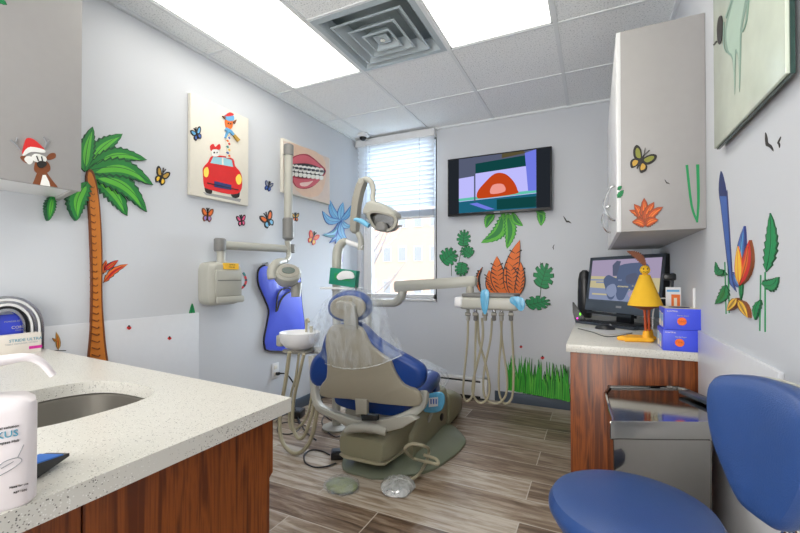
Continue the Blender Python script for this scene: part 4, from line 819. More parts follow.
# two blue glove boxes
for k, (u0_, v0_, u1_, lab, z0_) in enumerate(((663, 351, 699, 'blue glove box with orange circle on the desk edge, lower of the two', 0), (664.5, 330, 702, 'blue glove box with orange circle stacked on top of the other', 1))):
    a = at(663, 350.6, z=DZ); fy_ = a.y + .006; h_ = .089
    zb = DZ + z0_ * h_; xa = at(u0_, v0_, y=fy_).x; xb = at(u1_, v0_, y=fy_).x; dp = .165
    if k == 1: xa += .001
    c = V((xa + xb) / 2, fy_ + dp / 2, zb + h_ / 2); d = (xb - xa, dp, h_ - .001)
    t = thing('glove_box', (c.x, c.y, zb), lab, 'box', 'glove boxes on the desk'); MB().box(c, d, 'box_blue', .0015).build('carton', t)
    f = frame(c, d, 0); o, ex, ez, n = f
    b = MB(); ce = o + ex * (d[0] * .47) + ez * (h_ * .40); rg_ = [ce + (ex * math.cos(q) + ez * math.sin(q)) * .0165 for q in [2 * math.pi * i / 28 for i in range(28)]]; b.loft([rg_, [p + n * .0006 for p in rg_]], 'box_orange'); b.build('orange_circle', t)
    ptxt('GLOVES', .007, f, d[0] * .40, h_ * .385, 'cream', t); ptxt('CONTROL', .008, f, d[0] * .06, h_ * .84, 'cream', t); ptxt('Nitrile Exam', .008, f, d[0] * .34, h_ * .64, 'ltgrey', t)
    lf = (V(c.x - d[0] / 2 - .0003, c.y + dp / 2, zb), V(0, -1, 0), V(0, 0, 1), V(-1, 0, 0))
    patch(lf, .012, .006, .06, h_ - .02, 'cream', t, 'side_label'); patch(lf, .075, .006, .12, h_ - .024, 'cream', t, 'side_label'); patch(lf, .085, .03, .112, .06, 'cyan', t, 'side_picture', 2); patch(lf, .018, .034, .05, .064, 'cyan', t, 'side_picture', 2)
    if k == 1:
        ov = [c + V(math.cos(q) * d[0] * .3, math.sin(q) * dp * .28, h_ / 2) for q in [2 * math.pi * i / 24 for i in range(24)]]
        MB().loft([ov, [p + V(0, 0, .0012) for p in ov]], 'navy').build('opening', t)
        q = [c + V(a_ * d[0] * .47, b_ * dp * .47, h_ / 2 - .0005) for a_, b_ in ((-1, -1), (1, -1), (1, 1), (-1, 1))]; MB().loft([q, [p + V(0, 0, .001) for p in q]], 'cream').build('top_label', t)
# leaflet holder, webcam on a stem, router aerial, white cord
p = V(.335, 2.27, DZ); t = thing('leaflet_stand', p, 'small leaflet stand with an orange picture behind the glove boxes', 'leaflet stand')
MB().bx(p + V(-.04, -.005, 0), p + V(.045, .03, .12), 'black', .002).build('base', t); MB().bx(p + V(-.032, -.009, .0), p + V(.028, -.0055, .262), 'white').build('leaflet', t)
MB().bx(p + V(-.010, -.0105, .16), p + V(.024, -.009, .228), 'orange').build('leaflet_picture', t); MB().bx(p + V(.0, -.0115, .17), p + V(.012, -.0105, .212), 'cream').build('figure_patch', t); MB().bx(p + V(-.028, -.0105, .24), p + V(.022, -.009, .25), 'skyb').build('heading_strip', t)
p = V(.35, 2.42, DZ); t = thing('webcam', p, 'black clip webcam on a thin stem near the wall', 'webcam')
b = MB(); b.tube([p, p + V(0, 0, .2), p + V(.005, 0, .33)], .007, 'bezel', 8); b.lathe([(.03, 0), (.03, .008), (.01, .014)], p, 'black'); b.build('stem', t); MB().box(p + V(-.012, -.02, .31), (.055, .03, .035), 'black', .008).build('head', t)
y_ = at(695, 300, x=XR - .006).y + .02; o = MB().bx((XR - .011, y_ - .009, DZ + .001), (XR - .001, y_ + .009, at(695, 288, x=XR - .006).z), 'white', .002).build('cable_cover'); o['label'] = 'thin white cable cover on the right wall behind the glove boxes'; o['category'] = 'cable cover'
b = MB(); b.tube([V(.262, 2.36, DZ + .003), V(.262, 2.36, DZ + .12), V(.276, 2.35, DZ + .185), V(.300, 2.345, DZ + .205), V(.326, 2.34, DZ + .18), V(.33, 2.345, DZ + .003)], .0032, 'white', 8); o = b.build('white_cord'); o['label'] = 'white cord arching up behind the glove boxes'; o['category'] = 'cord'
# ================================================================ STAINLESS BIN
bz = .65; rim = [at(u, v, z=bz) for u, v in ((612, 421), (604, 392), (609, 385), (678, 385.5), (690, 389), (712, 407), (713.5, 422))]
rim = [V(min(p.x, XR - .02), p.y, 0) for p in rim]
out = sm([V(*( (rim[i] * .94 + rim[(i + s_) % 7] * .06)), ) for i in range(7) for s_ in (-1, 1)], 3); cb = sum(out, Vector()) / len(out)
def rr_(k, z): return [V((cb + (p - cb) * k).x, (cb + (p - cb) * k).y, z) for p in out]
t = thing('step_bin', (cb.x, cb.y, 0), 'stainless steel step bin with glossy lid in front of the desk', 'bin')
MB().loft([rr_(.9, .03), rr_(.905, .04), rr_(.945, bz - .055)], 'steel').build('body', t)
MB().loft([rr_(.91, 0), rr_(.92, .005), rr_(.92, .03)], 'black').build('foot_ring', t)
MB().loft([rr_(.97, bz - .058), rr_(1.0, bz - .052), rr_(1.0, bz - .004), rr_(.99, bz), rr_(.955, bz), rr_(.95, bz - .012), rr_(.9, bz - .03)], 'steel', cap=False).build('rim', t)
MB().loft([rr_(.945, bz - .02), rr_(.945, bz - .012), rr_(.93, bz - .009)], 'dsteel').build('lid', t)
hg = at(700, 399, z=bz); MB().box((hg.x, hg.y, bz + .004), (.045, .16, .014), 'bezel', .004, R=Matrix.Rotation(.45, 3, 'Z')).build('hinge_cover', t)
fq = (out[0] * 1); MB().box((cb.x - .02, min(p.y for p in out) + .01, .03), (.10, .05, .014), 'steel', .004).build('pedal', t)
# ================================================================ BLUE STOOL
sx0, sy0, sz = .082, 1.186, .520
t = thing('operator_stool', (sx0, sy0, 0), 'blue vinyl wheeled stool with a curved backrest at lower right', 'stool')
b = MB(); b.lathe([(.02, -.085), (.14, -.085), (.183, -.07), (.197, -.045), (.197, -.03), (.186, -.012), (.155, -.002), (.10, .004), (.02, .006)], (sx0, sy0, sz), 'blue2', 56); b.build('seat', t)
MB().lathe([(.15, -.105), (.17, -.085)], (sx0, sy0, sz), 'black', 40).build('seat_pan', t)
b = MB(); b.lathe([(.025, .10), (.025, .28)], (sx0, sy0, 0), 'black', 16); b.lathe([(.014, .28), (.014, .40)], (sx0, sy0, 0), 'chrome', 16); b.build('gas_column', t)
for k in range(5):
    a = math.radians(-60 + 72 * k); d = V(math.cos(a), math.sin(a), 0); c = V(sx0, sy0, 0)
    L = .215
    lg = MB().tube([c + V(0, 0, .12), c + d * .1 + V(0, 0, .105), c + d * L + V(0, 0, .075)], [.028, .022, .016], 'black', 10).build('leg', t)
    MB().lathe([(.024, -.009), (.027, -.005), (.027, .005), (.024, .009)], c + d * L + V(0, 0, .027), 'bezel', 16, 'x', R=Matrix.Rotation(a + 1.57, 3, 'Z')).build('caster', lg)
# backrest: kidney-shaped pad turned towards the sitter, pale shell behind it
bn = V(-.92, -.38, .04).normalized(); bo = V(.300, .985, .768)
bxv = V(0, 0, 1).cross(bn).normalized(); byv = bn.cross(bxv)
prof = [(-.165, .06), (-.15, .115), (-.08, .135), (0, .14), (.08, .135), (.15, .115), (.165, .06), (.15, -.02), (.11, -.09), (.06, -.145), (0, -.155), (-.06, -.145), (-.11, -.09), (-.15, -.02)]
pp = sm([V(x * .73, y * .90, 0) for x, y in prof], 4)
def curve_(p, off): # the pad wraps slightly around its vertical axis
    return bo + bxv * p.x + byv * p.y + bn * (off + 1.5 * p.x * p.x)
rings = []
for k, o_ in ((.90, -.022), (.97, -.016), (1.0, 0), (.985, .016), (.93, .027), (.8, .034), (.6, .038), (.35, .040), (.02, .041)): rings.append([curve_(p * k, o_) for p in pp])
MB().loft(rings, 'blue2').build('backrest', t)
rings = [[curve_(p * k, o_) for p in pp] for k, o_ in ((.97, -.02), (.99, -.024), (.96, -.030), (.8, -.036), (.5, -.038), (.02, -.039))]
MB().loft(rings, 'beige').build('backrest_shell', t)
for s_ in (-.012, .012):
    q = bo + byv * -.12 - bn * .03 + bxv * s_
    MB().tube([q + V(0, 0, .04), q + V(0, 0, -.08), V(sx0 + .15 + s_, sy0 - .17, sz - .10), V(sx0 + .05 + s_, sy0 - .05, sz - .11)], .009, 'chrome', 10).build('back_strut', t)
# ================================================================ DENTAL CHAIR
CXc = -1.15
t = thing('dental_chair', (CXc, 2.3, 0), 'blue dental chair with beige shell and plastic draped headrest, seen from behind', 'dental chair')
pl = [(-1.276, 1.916), (-1.15, 1.895), (-1.031, 1.911), (-.838, 2.088), (-.775, 2.30), (-.753, 2.507), (-.794, 2.646), (-.949, 2.814), (-1.15, 2.84), (-1.30, 2.81), (-1.36, 2.64), (-1.38, 2.5), (-1.36, 2.09)]
pts = sm([V(x, y, 0) for x, y in pl], 3)
b = MB(); c0_ = sum(pts, Vector()) / len(pts)
b.loft([[V(p.x, p.y, z) + (c0_ - p) * k for p in pts] for z, k in ((0, 0), (.012, 0), (.020, .02), (.045, .20), (.062, .36))], 'sage'); b.build('base_plate', t)
def rbox(mb, secs, m, e=5, n=28, horiz='y'):
    """loft of superellipse sections (y, cx, cz, half width, half height)"""
    rings = []
    for y, cx, cz, hw, hh in secs:
        rings.append([V(cx + hw * abs(math.cos(q)) ** (2 / e) * (1 if math.cos(q) > 0 else -1), y, cz + hh * abs(math.sin(q)) ** (2 / e) * (1 if math.sin(q) > 0 else -1)) for q in [2 * math.pi * k / n + .01 for k in range(n)]])
    mb.loft(rings, m); return mb
# rear housing close to the viewer, tilted column cover, far front cover
b = MB(); rbox(b, [(1.885, -1.145, .155, .10, .035), (1.89, -1.145, .155, .135, .055), (1.91, -1.145, .157, .148, .068), (2.0, -1.14, .17, .165, .085), (2.22, -1.13, .19, .175, .10), (2.24, -1.13, .19, .165, .09)], 'olive'); b.build('pump_housing', t)
b = MB(); rbox(b, [(1.88, -1.145, .092, .11, .006), (1.90, -1.145, .092, .145, .008), (2.22, -1.13, .092, .172, .008)], 'hose'); b.build('housing_rim', t)
b = MB()
sec = []
for y, z1_, w_ in ((2.12, .16, .17), (2.24, .235, .18), (2.42, .30, .18), (2.60, .315, .175), (2.72, .30, .17), (2.735, .27, .15)):
    sec.append((y, -1.08 if False else -1.10, z1_ / 2 + .02, w_ * .95, z1_ / 2))
rbox(b, sec, 'olive', e=6); b.build('column_cover', t)
cc = at(441.7, 417, x=-.93); cc = V(-.935, cc.y, cc.z)
MB().lathe([(.024, 0), (.026, .008), (.018, .013)], cc, 'black', 20, 'x').build('round_cap', t)
b = MB(); rbox(b, [(2.742, -1.10, .135, .17, .12), (2.76, -1.10, .14, .178, .13), (2.95, -1.10, .115, .172, .11), (3.10, -1.10, .085, .155, .08), (3.15, -1.10, .07, .13, .06)], 'olive', e=5); b.build('front_cover', t)
MB().lathe([(.06, .25), (.055, .36)], (CXc, 2.22, 0), 'dark', 20).build('lift_column', t)
# seat cushion and legrest
b = MB(); rbox(b, [(1.965, CXc, .375, .12, .03), (1.975, CXc, .375, .225, .052), (2.02, CXc, .378, .245, .064), (2.2, CXc, .385, .25, .068), (2.42, CXc, .41, .245, .066), (2.52, CXc, .415, .235, .058), (2.56, CXc, .40, .20, .035)], 'blue', e=3.2, n=36); b.build('seat', t)
b = MB(); rbox(b, [(1.99, CXc, .30, .16, .018), (2.05, CXc, .295, .20, .024), (2.45, CXc, .325, .19, .02)], 'beige2', e=5); b.build('seat_pan', t)
lg = [(2.50, .39), (2.565, .43), (2.66, .20), (2.63, .14), (2.58, .145), (2.53, .28)]
b = MB(); L_ = sm([V(0, y, z) for y, z in lg], 4); b.loft([[V(CXc + s_ * .2, p.y, p.z) + (V(0, 2.58, .28) - V(0, p.y, p.z)) * k for p in L_] for s_, k in ((-1.0, .25), (-.95, .05), (-.85, 0), (.85, 0), (.95, .05), (1.0, .25))], 'blue'); b.build('legrest', t)
# backrest: tilted plane facing the viewer's side
bt = math.radians(13); bnrm = V(0, -math.cos(bt), math.sin(bt) * -1) ; bnrm = V(0, -math.cos(bt), -math.sin(bt)).normalized()
bnrm = V(.10, -1, -.22).normalized()
BP = V(CXc, 1.875, .56)
def on(u, v, off=0): return at(u, v, p=(BP + bnrm * off, bnrm))
sh = [(331.5, 326), (347, 324.5), (361.7, 327.3), (371, 344), (384, 355), (391, 360), (396, 372), (405, 384.5), (419.5, 391.6), (420, 405), (395, 404.5), (372, 402), (350, 398.5), (322, 395.6), (321.5, 385), (327, 377), (327.6, 359), (326, 340)]
C('shell_beige', (146, 141, 126), .36, .03)
MB().pad(sm([on(u, v, .045) for u, v in sh], 3), bnrm, .028, .012, 'shell_beige').build('backrest_shell', t)
cu = [(330, 330), (347, 321.5), (362, 323), (376, 336), (392, 347), (406, 355), (424, 366), (427, 376), (424, 384), (414, 389), (398, 388), (384, 395), (360, 396), (340, 393), (328, 384), (318, 384), (312, 378), (311.5, 366), (315, 357), (322, 350), (325, 340)]
MB().pad(sm([on(u, v, -.005) for u, v in cu], 3), bnrm, .085, .036, 'blue').build('backrest', t)
# neck bracket and oval headrest
HP = V(CXc, 1.80, .90)
def ho(u, v, off=0): return at(u, v, p=(HP + bnrm * off, bnrm))
ov = [ho(350.5 + 21.5 * math.cos(q) * (1 - .05 * math.sin(q)), 306 - 15.5 * (abs(math.sin(q)) ** .85) * (1 if math.sin(q) > 0 else -1), -.01) for q in [2 * math.pi * k / 36 for k in range(36)]]
hr = MB().pad(ov, bnrm, .075, .034, 'blue').build('headrest', t)
ov = [ho(348 + 17.8 * math.cos(q), 307.5 - 12 * (abs(math.sin(q)) ** .9) * (1 if math.sin(q) > 0 else -1), .04) for q in [2 * math.pi * k / 32 for k in range(32)]]
MB().pad(ov, bnrm, .022, .010, 'shell_beige').build('headrest_shell', hr)
b = MB(); b.pad([ho(u, v, .062) for u, v in ((337, 302), (340, 300.5), (351, 302), (355, 306), (357, 318), (357.5, 325), (345, 325), (345, 317), (346, 309), (337, 307))], bnrm, .03, .006, 'beige2'); b.build('neck_bracket', t)
b = MB(); b.pad([on(u, v, .062) for u, v in ((345, 320), (357, 320), (358, 329), (344, 329))], bnrm, .02, .005, 'beige2'); b.build('neck_slider', t)
# armrest yoke: one bent band from the left arm under the back to the right arm
def yo(u, v, y): return at(u, v, y=y)
def band(path, hw, hh, m, name):
    rings = []
    P_, _ = crom([Vector(p) for p in path], [0] * len(path), 5)
    for i, p in enumerate(P_):
        tt = (P_[min(i + 1, len(P_) - 1)] - P_[max(i - 1, 0)]).normalized(); nn = V(0, 1, 0); nn = (nn - tt * nn.dot(tt)).normalized(); w2 = tt.cross(nn)
        rings.append([p + nn * hw * a + w2 * hh * c for a, c in ((-1, -.6), (-.7, -1), (.7, -1), (1, -.6), (1, .6), (.7, 1), (-.7, 1), (-1, .6))])
    return MB().loft(rings, m).build(name, t)
band([yo(312.5, 356, 1.97), yo(313.5, 372, 1.95), yo(315.5, 395, 1.93), yo(320, 407, 1.91), yo(333, 414, 1.90), yo(350, 420, 1.90), yo(362, 423, 1.90)], .022, .020, 'beige', 'left_arm_frame')
band([yo(424.5, 392, 2.0), yo(422, 404, 1.96), yo(412, 413, 1.93), yo(395, 420, 1.91), yo(378, 423.5, 1.90), yo(364, 424, 1.90)], .022, .022, 'beige', 'right_arm_frame')
b = MB(); b.pad([yo(u, v, 1.905) for u, v in ((350, 419), (377, 419), (412, 414), (419, 418), (404, 427), (388, 431), (372, 433), (352, 428), (336, 419))], (0, -1, 0), .05, .015, 'beige'); b.build('yoke', t)
b = MB(); b.pad([yo(u, v, 1.85) for u, v in ((356, 398), (368, 399), (368, 414), (357, 414))], (0, -1, 0), .03, .008, 'beige2'); b.build('back_latch', t)
b = MB(); b.pad([yo(u, v, 1.86) for u, v in ((362, 414), (378, 414.5), (378, 420), (363, 420))], (0, -1, 0), .03, .004, 'dark'); b.build('pivot_slot', t)
b = MB(); b.tube([yo(346, 431, 1.87), yo(355, 428, 1.87), yo(372, 428, 1.87), yo(386, 432, 1.88)], [.018, .026, .026, .02], 'beige', 14); b.build('pivot_cover', t)
b = MB(); b.pad([V(CXc + x, y, .53) for x, y in ((.27, 2.02), (.31, 2.05), (.315, 2.3), (.29, 2.34), (.265, 2.3))], (0, 0, 1), .03, .01, 'beige2')
# plastic sheet draped over headrest and back
def drape():
    rings = []
    rows = [  # (u, v) outline left side -> behind front -> right side ; y of the visible (near) side
        ([(336, 291), (343, 288.6), (350, 287.6), (358, 288.6), (366, 292)], 1.745),
        ([(324, 302), (335, 300), (348, 299), (362, 299), (375, 303)], 1.735),
        ([(318, 316), (330, 317), (346, 318), (362, 318), (381, 316)], 1.74),
        ([(314, 334), (326, 338), (346, 341), (366, 341), (390, 332)], 1.765),
        ([(316, 350), (328, 356), (350, 360), (374, 357), (398, 346)], 1.785),
        ([(322, 362), (336, 367), (354, 369), (378, 365), (402, 355)], 1.80)]
    rg_ = random.Random(4); vs = []
    for j, (r, y) in enumerate(rows):
        P_, _ = crom([V(a, c, 0) for a, c in r], [0] * 5, 6); row = []
        for i, p in enumerate(P_):
            s_ = i / (len(P_) - 1) * 2 - 1; yy = y - .045 + .09 * abs(s_) ** 3 + .012 * math.sin(i * 1.7 + j * 1.3)
            row.append(at(p.x, p.y, y=yy))
        vs.append(row)
    # smooth between rows
    cols = len(vs[0]); out_ = []
    grid = [crom([vs[j][i] for j in range(len(vs))], [0] * len(vs), 4)[0] for i in range(cols)]
    n_ = len(grid[0]); V_ = []; F_ = []
    for k in range(n_):
        for i in range(cols): V_.append(grid[i][k] + V(0, .006 * math.sin(k * .9 + i * 2.1), 0))
    for k in range(n_ - 1):
        for i in range(cols - 1): F_.append([k * cols + i, k * cols + i + 1, (k + 1) * cols + i + 1, (k + 1) * cols + i])
    return V_, F_, cols, n_
V_, F_, cc_, nn_ = drape(); b = MB(); b.add(V_, F_, 'film')
hem = MB().tube([V_[(nn_ - 1) * cc_ + i] for i in range(cc_)], .0022, 'film2', 6, smooth=False)
# over the top and down the front side of the headrest
fr2 = [V_[i] for i in range(cc_)]; b.add(fr2 + [p + V((p.x - CXc) * .15, .10, -.01) for p in fr2] + [p + V((p.x - CXc) * .5, .16, -.14) for p in fr2], [[i, i + 1, cc_ + i + 1, cc_ + i] for i in range(cc_ - 1)] + [[cc_ + i, cc_ + i + 1, 2 * cc_ + i + 1, 2 * cc_ + i] for i in range(cc_ - 1)], 'film')
s_ = thing('plastic_cover', (CXc, 1.76, .6), 'clear plastic sheet draped over the headrest and back of the dental chair', 'plastic cover')
b.build('sheet', s_); hem.build('hem', s_)
# side swags of the sheet
def swag(px, y0_, y1_, par, nm, m='film'):
    b_ = MB(); A, _ = crom([V(p[0], p[1], 0) for p in px[0]], [0] * len(px[0]), 5); B, _ = crom([V(p[0], p[1], 0) for p in px[1]], [0] * len(px[1]), 5); n_ = len(A); V_ = []
    for k in range(7):
        for i in range(n_):
            p = A[i] + (B[i] - A[i]) * k / 6; V_.append(at(p.x, p.y, y=y0_ + (y1_ - y0_) * k / 6 + .014 * math.sin(i * 1.3 + k * 2)))
    b_.add(V_, [[k * n_ + i, k * n_ + i + 1, (k + 1) * n_ + i + 1, (k + 1) * n_ + i] for k in range(6) for i in range(n_ - 1)], m); return b_.build(nm, par)
swag(([(328, 296), (318, 312), (308, 326), (309, 340), (318, 356)], [(330, 300), (326, 318), (324, 332), (322, 345), (324, 360)]), 1.80, 1.76, s_, 'left_swag')
swag(([(372, 296), (382, 312), (392, 330), (402, 346), (404, 356)], [(366, 304), (372, 320), (378, 338), (384, 350), (382, 364)]), 1.79, 1.755, s_, 'right_swag')
# folded clear bag over the end of the legrest
b = MB(); rings = []
for y, k in ((2.47, 1.0), (2.53, 1.05), (2.60, 1.06), (2.66, 1.0), (2.70, .9)):
    rings.append([V(CXc + .245 * k * math.sin(a) * (1 + .03 * math.sin(9 * a)), y + .012 * math.sin(a * 7), .385 + .115 * k * math.cos(a) * (1 + .04 * math.sin(6 * a))) for a in [2 * math.pi * q / 40 for q in range(40)]])
b.loft(rings, 'film', cap=False); o = b.build('seat_cover'); o['label'] = 'clear plastic bag pulled over the foot end of the dental chair'; o['category'] = 'plastic cover'
# blue barrier-wrapped switch pad beside the seat
p = at(434, 406, y=2.28); t2 = thing('touch_pad', p, 'control pad wrapped in light blue film at the right of the chair', 'control pad')
q = [at(u, v, y=2.28) for u, v in ((425, 395), (441, 392), (445, 399), (441, 411), (425, 412), (422, 403))]
MB().pad(sm(q, 3), (.1, -1, .1), .02, .008, 'bfilm').build('film_wrap', t2)
b = MB(); q = [at(u, v, y=2.262) for u, v in ((429, 398), (438, 397), (438, 406), (429, 407))]; b.loft([q, [x + V(0, -.003, 0) for x in q]], 'white'); b.build('pad_face', t2)
for k in range(3):
    q_ = at(431 + k * 2.6, 401.5, y=2.257); MB().box(q_, (.008, .003, .03), 'blueink', .001).build('key', t2)
MB().tube([p + V(-.02, .02, 0), p + V(-.03, .04, -.06), p + V(-.06, .06, -.12)], .01, 'beige', 8).build('stalk', t2)
# ================================================================ LIGHT POST, DELIVERY UNIT, CUSPIDOR
def A(u, v, y): return at(u, v, y=y)
px_ = A(336.5, 300, 2.42).x
t = thing('dental_light', (px_, 2.42, 0), 'beige dental operating light on a bent arm above the chair', 'dental light')
MB().lathe([(.10, 0), (.10, .015), (.05, .03)], (px_, 2.42, 0), 'beige2', 28).build('floor_plate', t)
b = MB(); b.tube([(px_, 2.42, .02), (px_, 2.42, .6), (px_, 2.42, 1.0), A(337, 262, 2.42), A(338, 250, 2.42), A(342, 243, 2.42), A(347, 241, 2.42)], [.03, .03, .03, .036, .036, .03, .022], 'beige', 16); b.build('post', t)
b = MB(); q0, q1 = A(343, 240.5, 2.42), A(363, 247.5, 2.42); b.tube([q0, q1], .018, 'white', 14, smooth=False); b.build('cross_tube', t)
b = MB(); b.tube([A(360.5, 250, 2.42), A(361, 240, 2.42), A(358, 233, 2.42)], [.022, .022, .02], 'beige', 12); b.build('elbow', t)
# flat upright arm with the hook at its top
def flat(pts, m, dep=.05): return MB().pad([A(u, v, 2.42) for u, v in pts], (0, -1, 0), dep, .012, m)
flat(sm([V(u, v, 0) for u, v in ((351.5, 231), (352, 214), (354, 198), (358, 184), (361, 179), (365, 178.5), (366, 182), (363, 190), (360, 204), (358.5, 218), (357.6, 232), (354, 233.5))], 1) and [(351.5, 231), (352, 214), (354, 198), (358, 184), (361, 179), (365, 178.5), (366, 182), (363, 190), (360, 204), (358.5, 218), (357.6, 232), (354, 233.5)], 'beige2', .055).build('upper_arm', t)
b = MB(); b.tube([A(362, 181, 2.42), A(366, 179.2, 2.42), A(371, 182, 2.42), A(373.3, 190, 2.41), A(372.6, 198, 2.39), A(374, 204, 2.37)], [.018, .02, .02, .018, .017, .02], 'beige', 14); b.build('hook_arm', t)
MB().lathe([(.019, -.03), (.019, .03)], A(362.5, 181.5, 2.42), 'beige', 16, 'y').build('joint', t)
# lamp head
hc = A(381, 219, 2.34); hd = MB()
hd.pad(sm([A(u, v, 2.34) for u, v in ((366, 212), (370, 203.5), (377, 202), (388, 206), (398, 213.5), (397, 219), (388, 215), (376, 212.5), (368, 215.5))], 3), (0, -1, 0), .13, .03, 'beige'); h_ = hd.build('lamp_housing', t)
b = MB(); o1 = sm([V(u, v, 0) for u, v in ((366, 213), (372, 210), (385, 212), (397.5, 217), (397, 226), (391, 231.5), (383, 232), (374, 229), (369, 222))], 3); c1 = sum(o1, Vector()) / len(o1)
def rg(k, y): return [A((c1 + (p - c1) * k).x, (c1 + (p - c1) * k).y, y) for p in o1]
b.loft([rg(1, 2.32), rg(1.0, 2.285), rg(.92, 2.27), rg(.76, 2.27), rg(.72, 2.285), rg(.72, 2.30)], 'beige2', cap=False); b.build('lamp_rim', h_)
b = MB(); b.loft([rg(.74, 2.305), rg(.74, 2.312)], 'chrome'); b.build('reflector', h_)
b = MB(); b.pad(sm([A(u, v, 2.275) for u, v in ((377, 229), (377.6, 224), (381, 221.8), (385, 223), (387, 230), (382, 231.6))], 3), (0, -1, 0), .05, .012, 'gasket'); b.build('lamp_cap', h_)
C('handle_blue', (120, 190, 226), .35)
MB().tube([A(369, 226, 2.30), A(362, 221.5, 2.30), A(356, 219.5, 2.30), A(354, 220.5, 2.30)], [.016, .018, .012, .006], 'handle_blue', 10).build('handle_sleeve', h_)
MB().tube([A(386, 230.5, 2.30), A(394, 229.5, 2.30), A(398, 226.5, 2.30), A(402, 226, 2.30)], [.016, .012, .009, .005], 'gasket', 10).build('handle', h_)
# shelf with tissue box on the post
ts = A(341, 288, 2.42)
t = thing('post_shelf', (ts.x, 2.42, ts.z), 'small white shelf tray fixed to the light post behind the headrest', 'shelf')
b = MB(); b.box((ts.x + .03, 2.38, ts.z), (.27, .15, .014), 'white', .005); b.build('tray', t); MB().tube([(ts.x + .12, 2.34, ts.z - .005), (ts.x + .16, 2.34, ts.z + .03), (ts.x + .175, 2.35, ts.z - .04), (ts.x + .16, 2.36, ts.z - .12)], .006, 'gasket', 8).build('cable', t)
MB().lathe([(.035, -.02), (.035, .006)], (px_, 2.42, ts.z), 'beige', 20).build('collar', t)
tb = A(344, 276, 2.36); C('tissue_green', (22, 130, 104), .5)
t = thing('tissue_box', (tb.x, 2.36, ts.z + .008), 'green tissue box on the shelf behind the headrest', 'tissue box')
R_ = Matrix.Rotation(.12, 3, 'Y'); b = MB(); b.box((tb.x + .005, 2.355, ts.z + .075), (.215, .05, .115), 'tissue_green', .003, R=R_); b.build('carton', t)
b = MB(); b.box((tb.x + .005, 2.328, ts.z + .078), (.13, .004, .045), 'mgreen', .001, R=R_); b.build('opening', t)
b = MB(); b.pad(sm([A(u, v, 2.32) for u, v in ((337, 276), (343, 271), (352, 272), (354, 278), (346, 279), (339, 280))], 3), (0, -1, 0), .012, .004, 'white'); b.build('tissue', t)
# delivery unit: post, swing arm, tray with hanging hand instruments
t = thing('delivery_unit', (-1.62, 2.75, 0), 'beige dental instrument tray on a long arm with hoses hanging below', 'delivery unit')
px2 = -1.62
b = MB(); b.tube([(px2, 2.78, .0), (px2, 2.78, .95)], .032, 'beige', 16); b.build('post', t)
MB().lathe([(.10, 0), (.10, .015), (.05, .03)], (px2, 2.78, 0), 'beige2', 28).build('floor_plate', t)
b = MB(); b.tube([(px2, 2.78, A(380, 302.5, 2.78).z), A(374, 303, 2.78), A(388, 303, 2.77), A(396, 302, 2.76), A(401, 297, 2.75), A(403, 290, 2.75), A(403, 286, 2.75)], [.03, .03, .03, .032, .034, .032, .03], 'beige', 14); b.build('lower_arm', t)
b = MB()
def sec(u, v0, v1, y, hw):
    a, c = A(u, v0, y), A(u, v1, y); h = (a.z - c.z) / 2; m_ = (a + c) / 2
    return [m_ + V(0, hw * cy, h * cz) for cy, cz in ((-1, -.5), (-.75, -1), (.75, -1), (1, -.5), (1, .5), (.75, 1), (-.75, 1), (-1, .5))]
b.loft([sec(395.5, 282.5, 290, 2.75, .03), sec(397, 281, 292, 2.75, .038), sec(438, 278.5, 289, 2.74, .038), sec(474, 276, 286.5, 2.73, .038), sec(476.5, 277.5, 285, 2.73, .03)], 'beige'); b.build('upper_arm', t)
b = MB(); b.tube([A(470, 284, 2.73), A(470, 294, 2.71)], [.024, .03], 'beige2', 14, smooth=False); b.build('swivel', t)
ya, yb = 2.56, 2.80
b = MB(); l0, l1 = A(459, 303, ya), A(518, 303, ya); zt, zb = A(480, 297.5, ya).z, A(480, 310, ya).z
b.box(((l0.x + l1.x) / 2, (ya + yb) / 2, (zt + zb) / 2), (l1.x - l0.x, yb - ya, zt - zb), 'beige', .02, seg=4); b.build('body', t)
b = MB(); m0, m1 = A(461, 296, ya), A(514, 296, ya); b.box(((m0.x + m1.x) / 2, (ya + yb) / 2, zt + .012), (m1.x - m0.x, yb - ya - .02, .022), 'gasket', .006); b.build('tray_mat', t)
b = MB(); b.box((l0.x - .005, (ya + yb) / 2 - .02, (zt + zb) / 2 + .006), (.055, yb - ya - .02, .068), 'white', .014, seg=3); b.build('control_end', t)
hoses = [
 [(468, 318), (467.5, 340), (464, 377), (463, 392), (466, 401), (471, 398), (474, 388), (475, 360), (476, 316)],
 [(482, 318), (482.5, 340), (474, 377), (473, 394), (480, 403), (487.5, 398), (489.4, 385), (485, 362), (479, 340), (477.5, 314)],
 [(492, 318), (490.3, 340), (484, 372), (484.5, 396), (495, 403.4), (505, 397), (507, 378), (502, 340), (500.5, 314)],
 [(501.5, 320), (501, 340), (498.8, 368), (499.5, 394), (505, 403.5), (511.6, 398), (513.6, 378), (512.5, 340), (511.5, 320)]]
for k, h in enumerate(hoses):
    b = MB(); b.tube([A(u, v, 2.66 + .02 * k + .05 * (i / len(h))) for i, (u, v) in enumerate(h)], .0075 if k != 1 else .0085, 'hose', 8); b.build('hose', t)
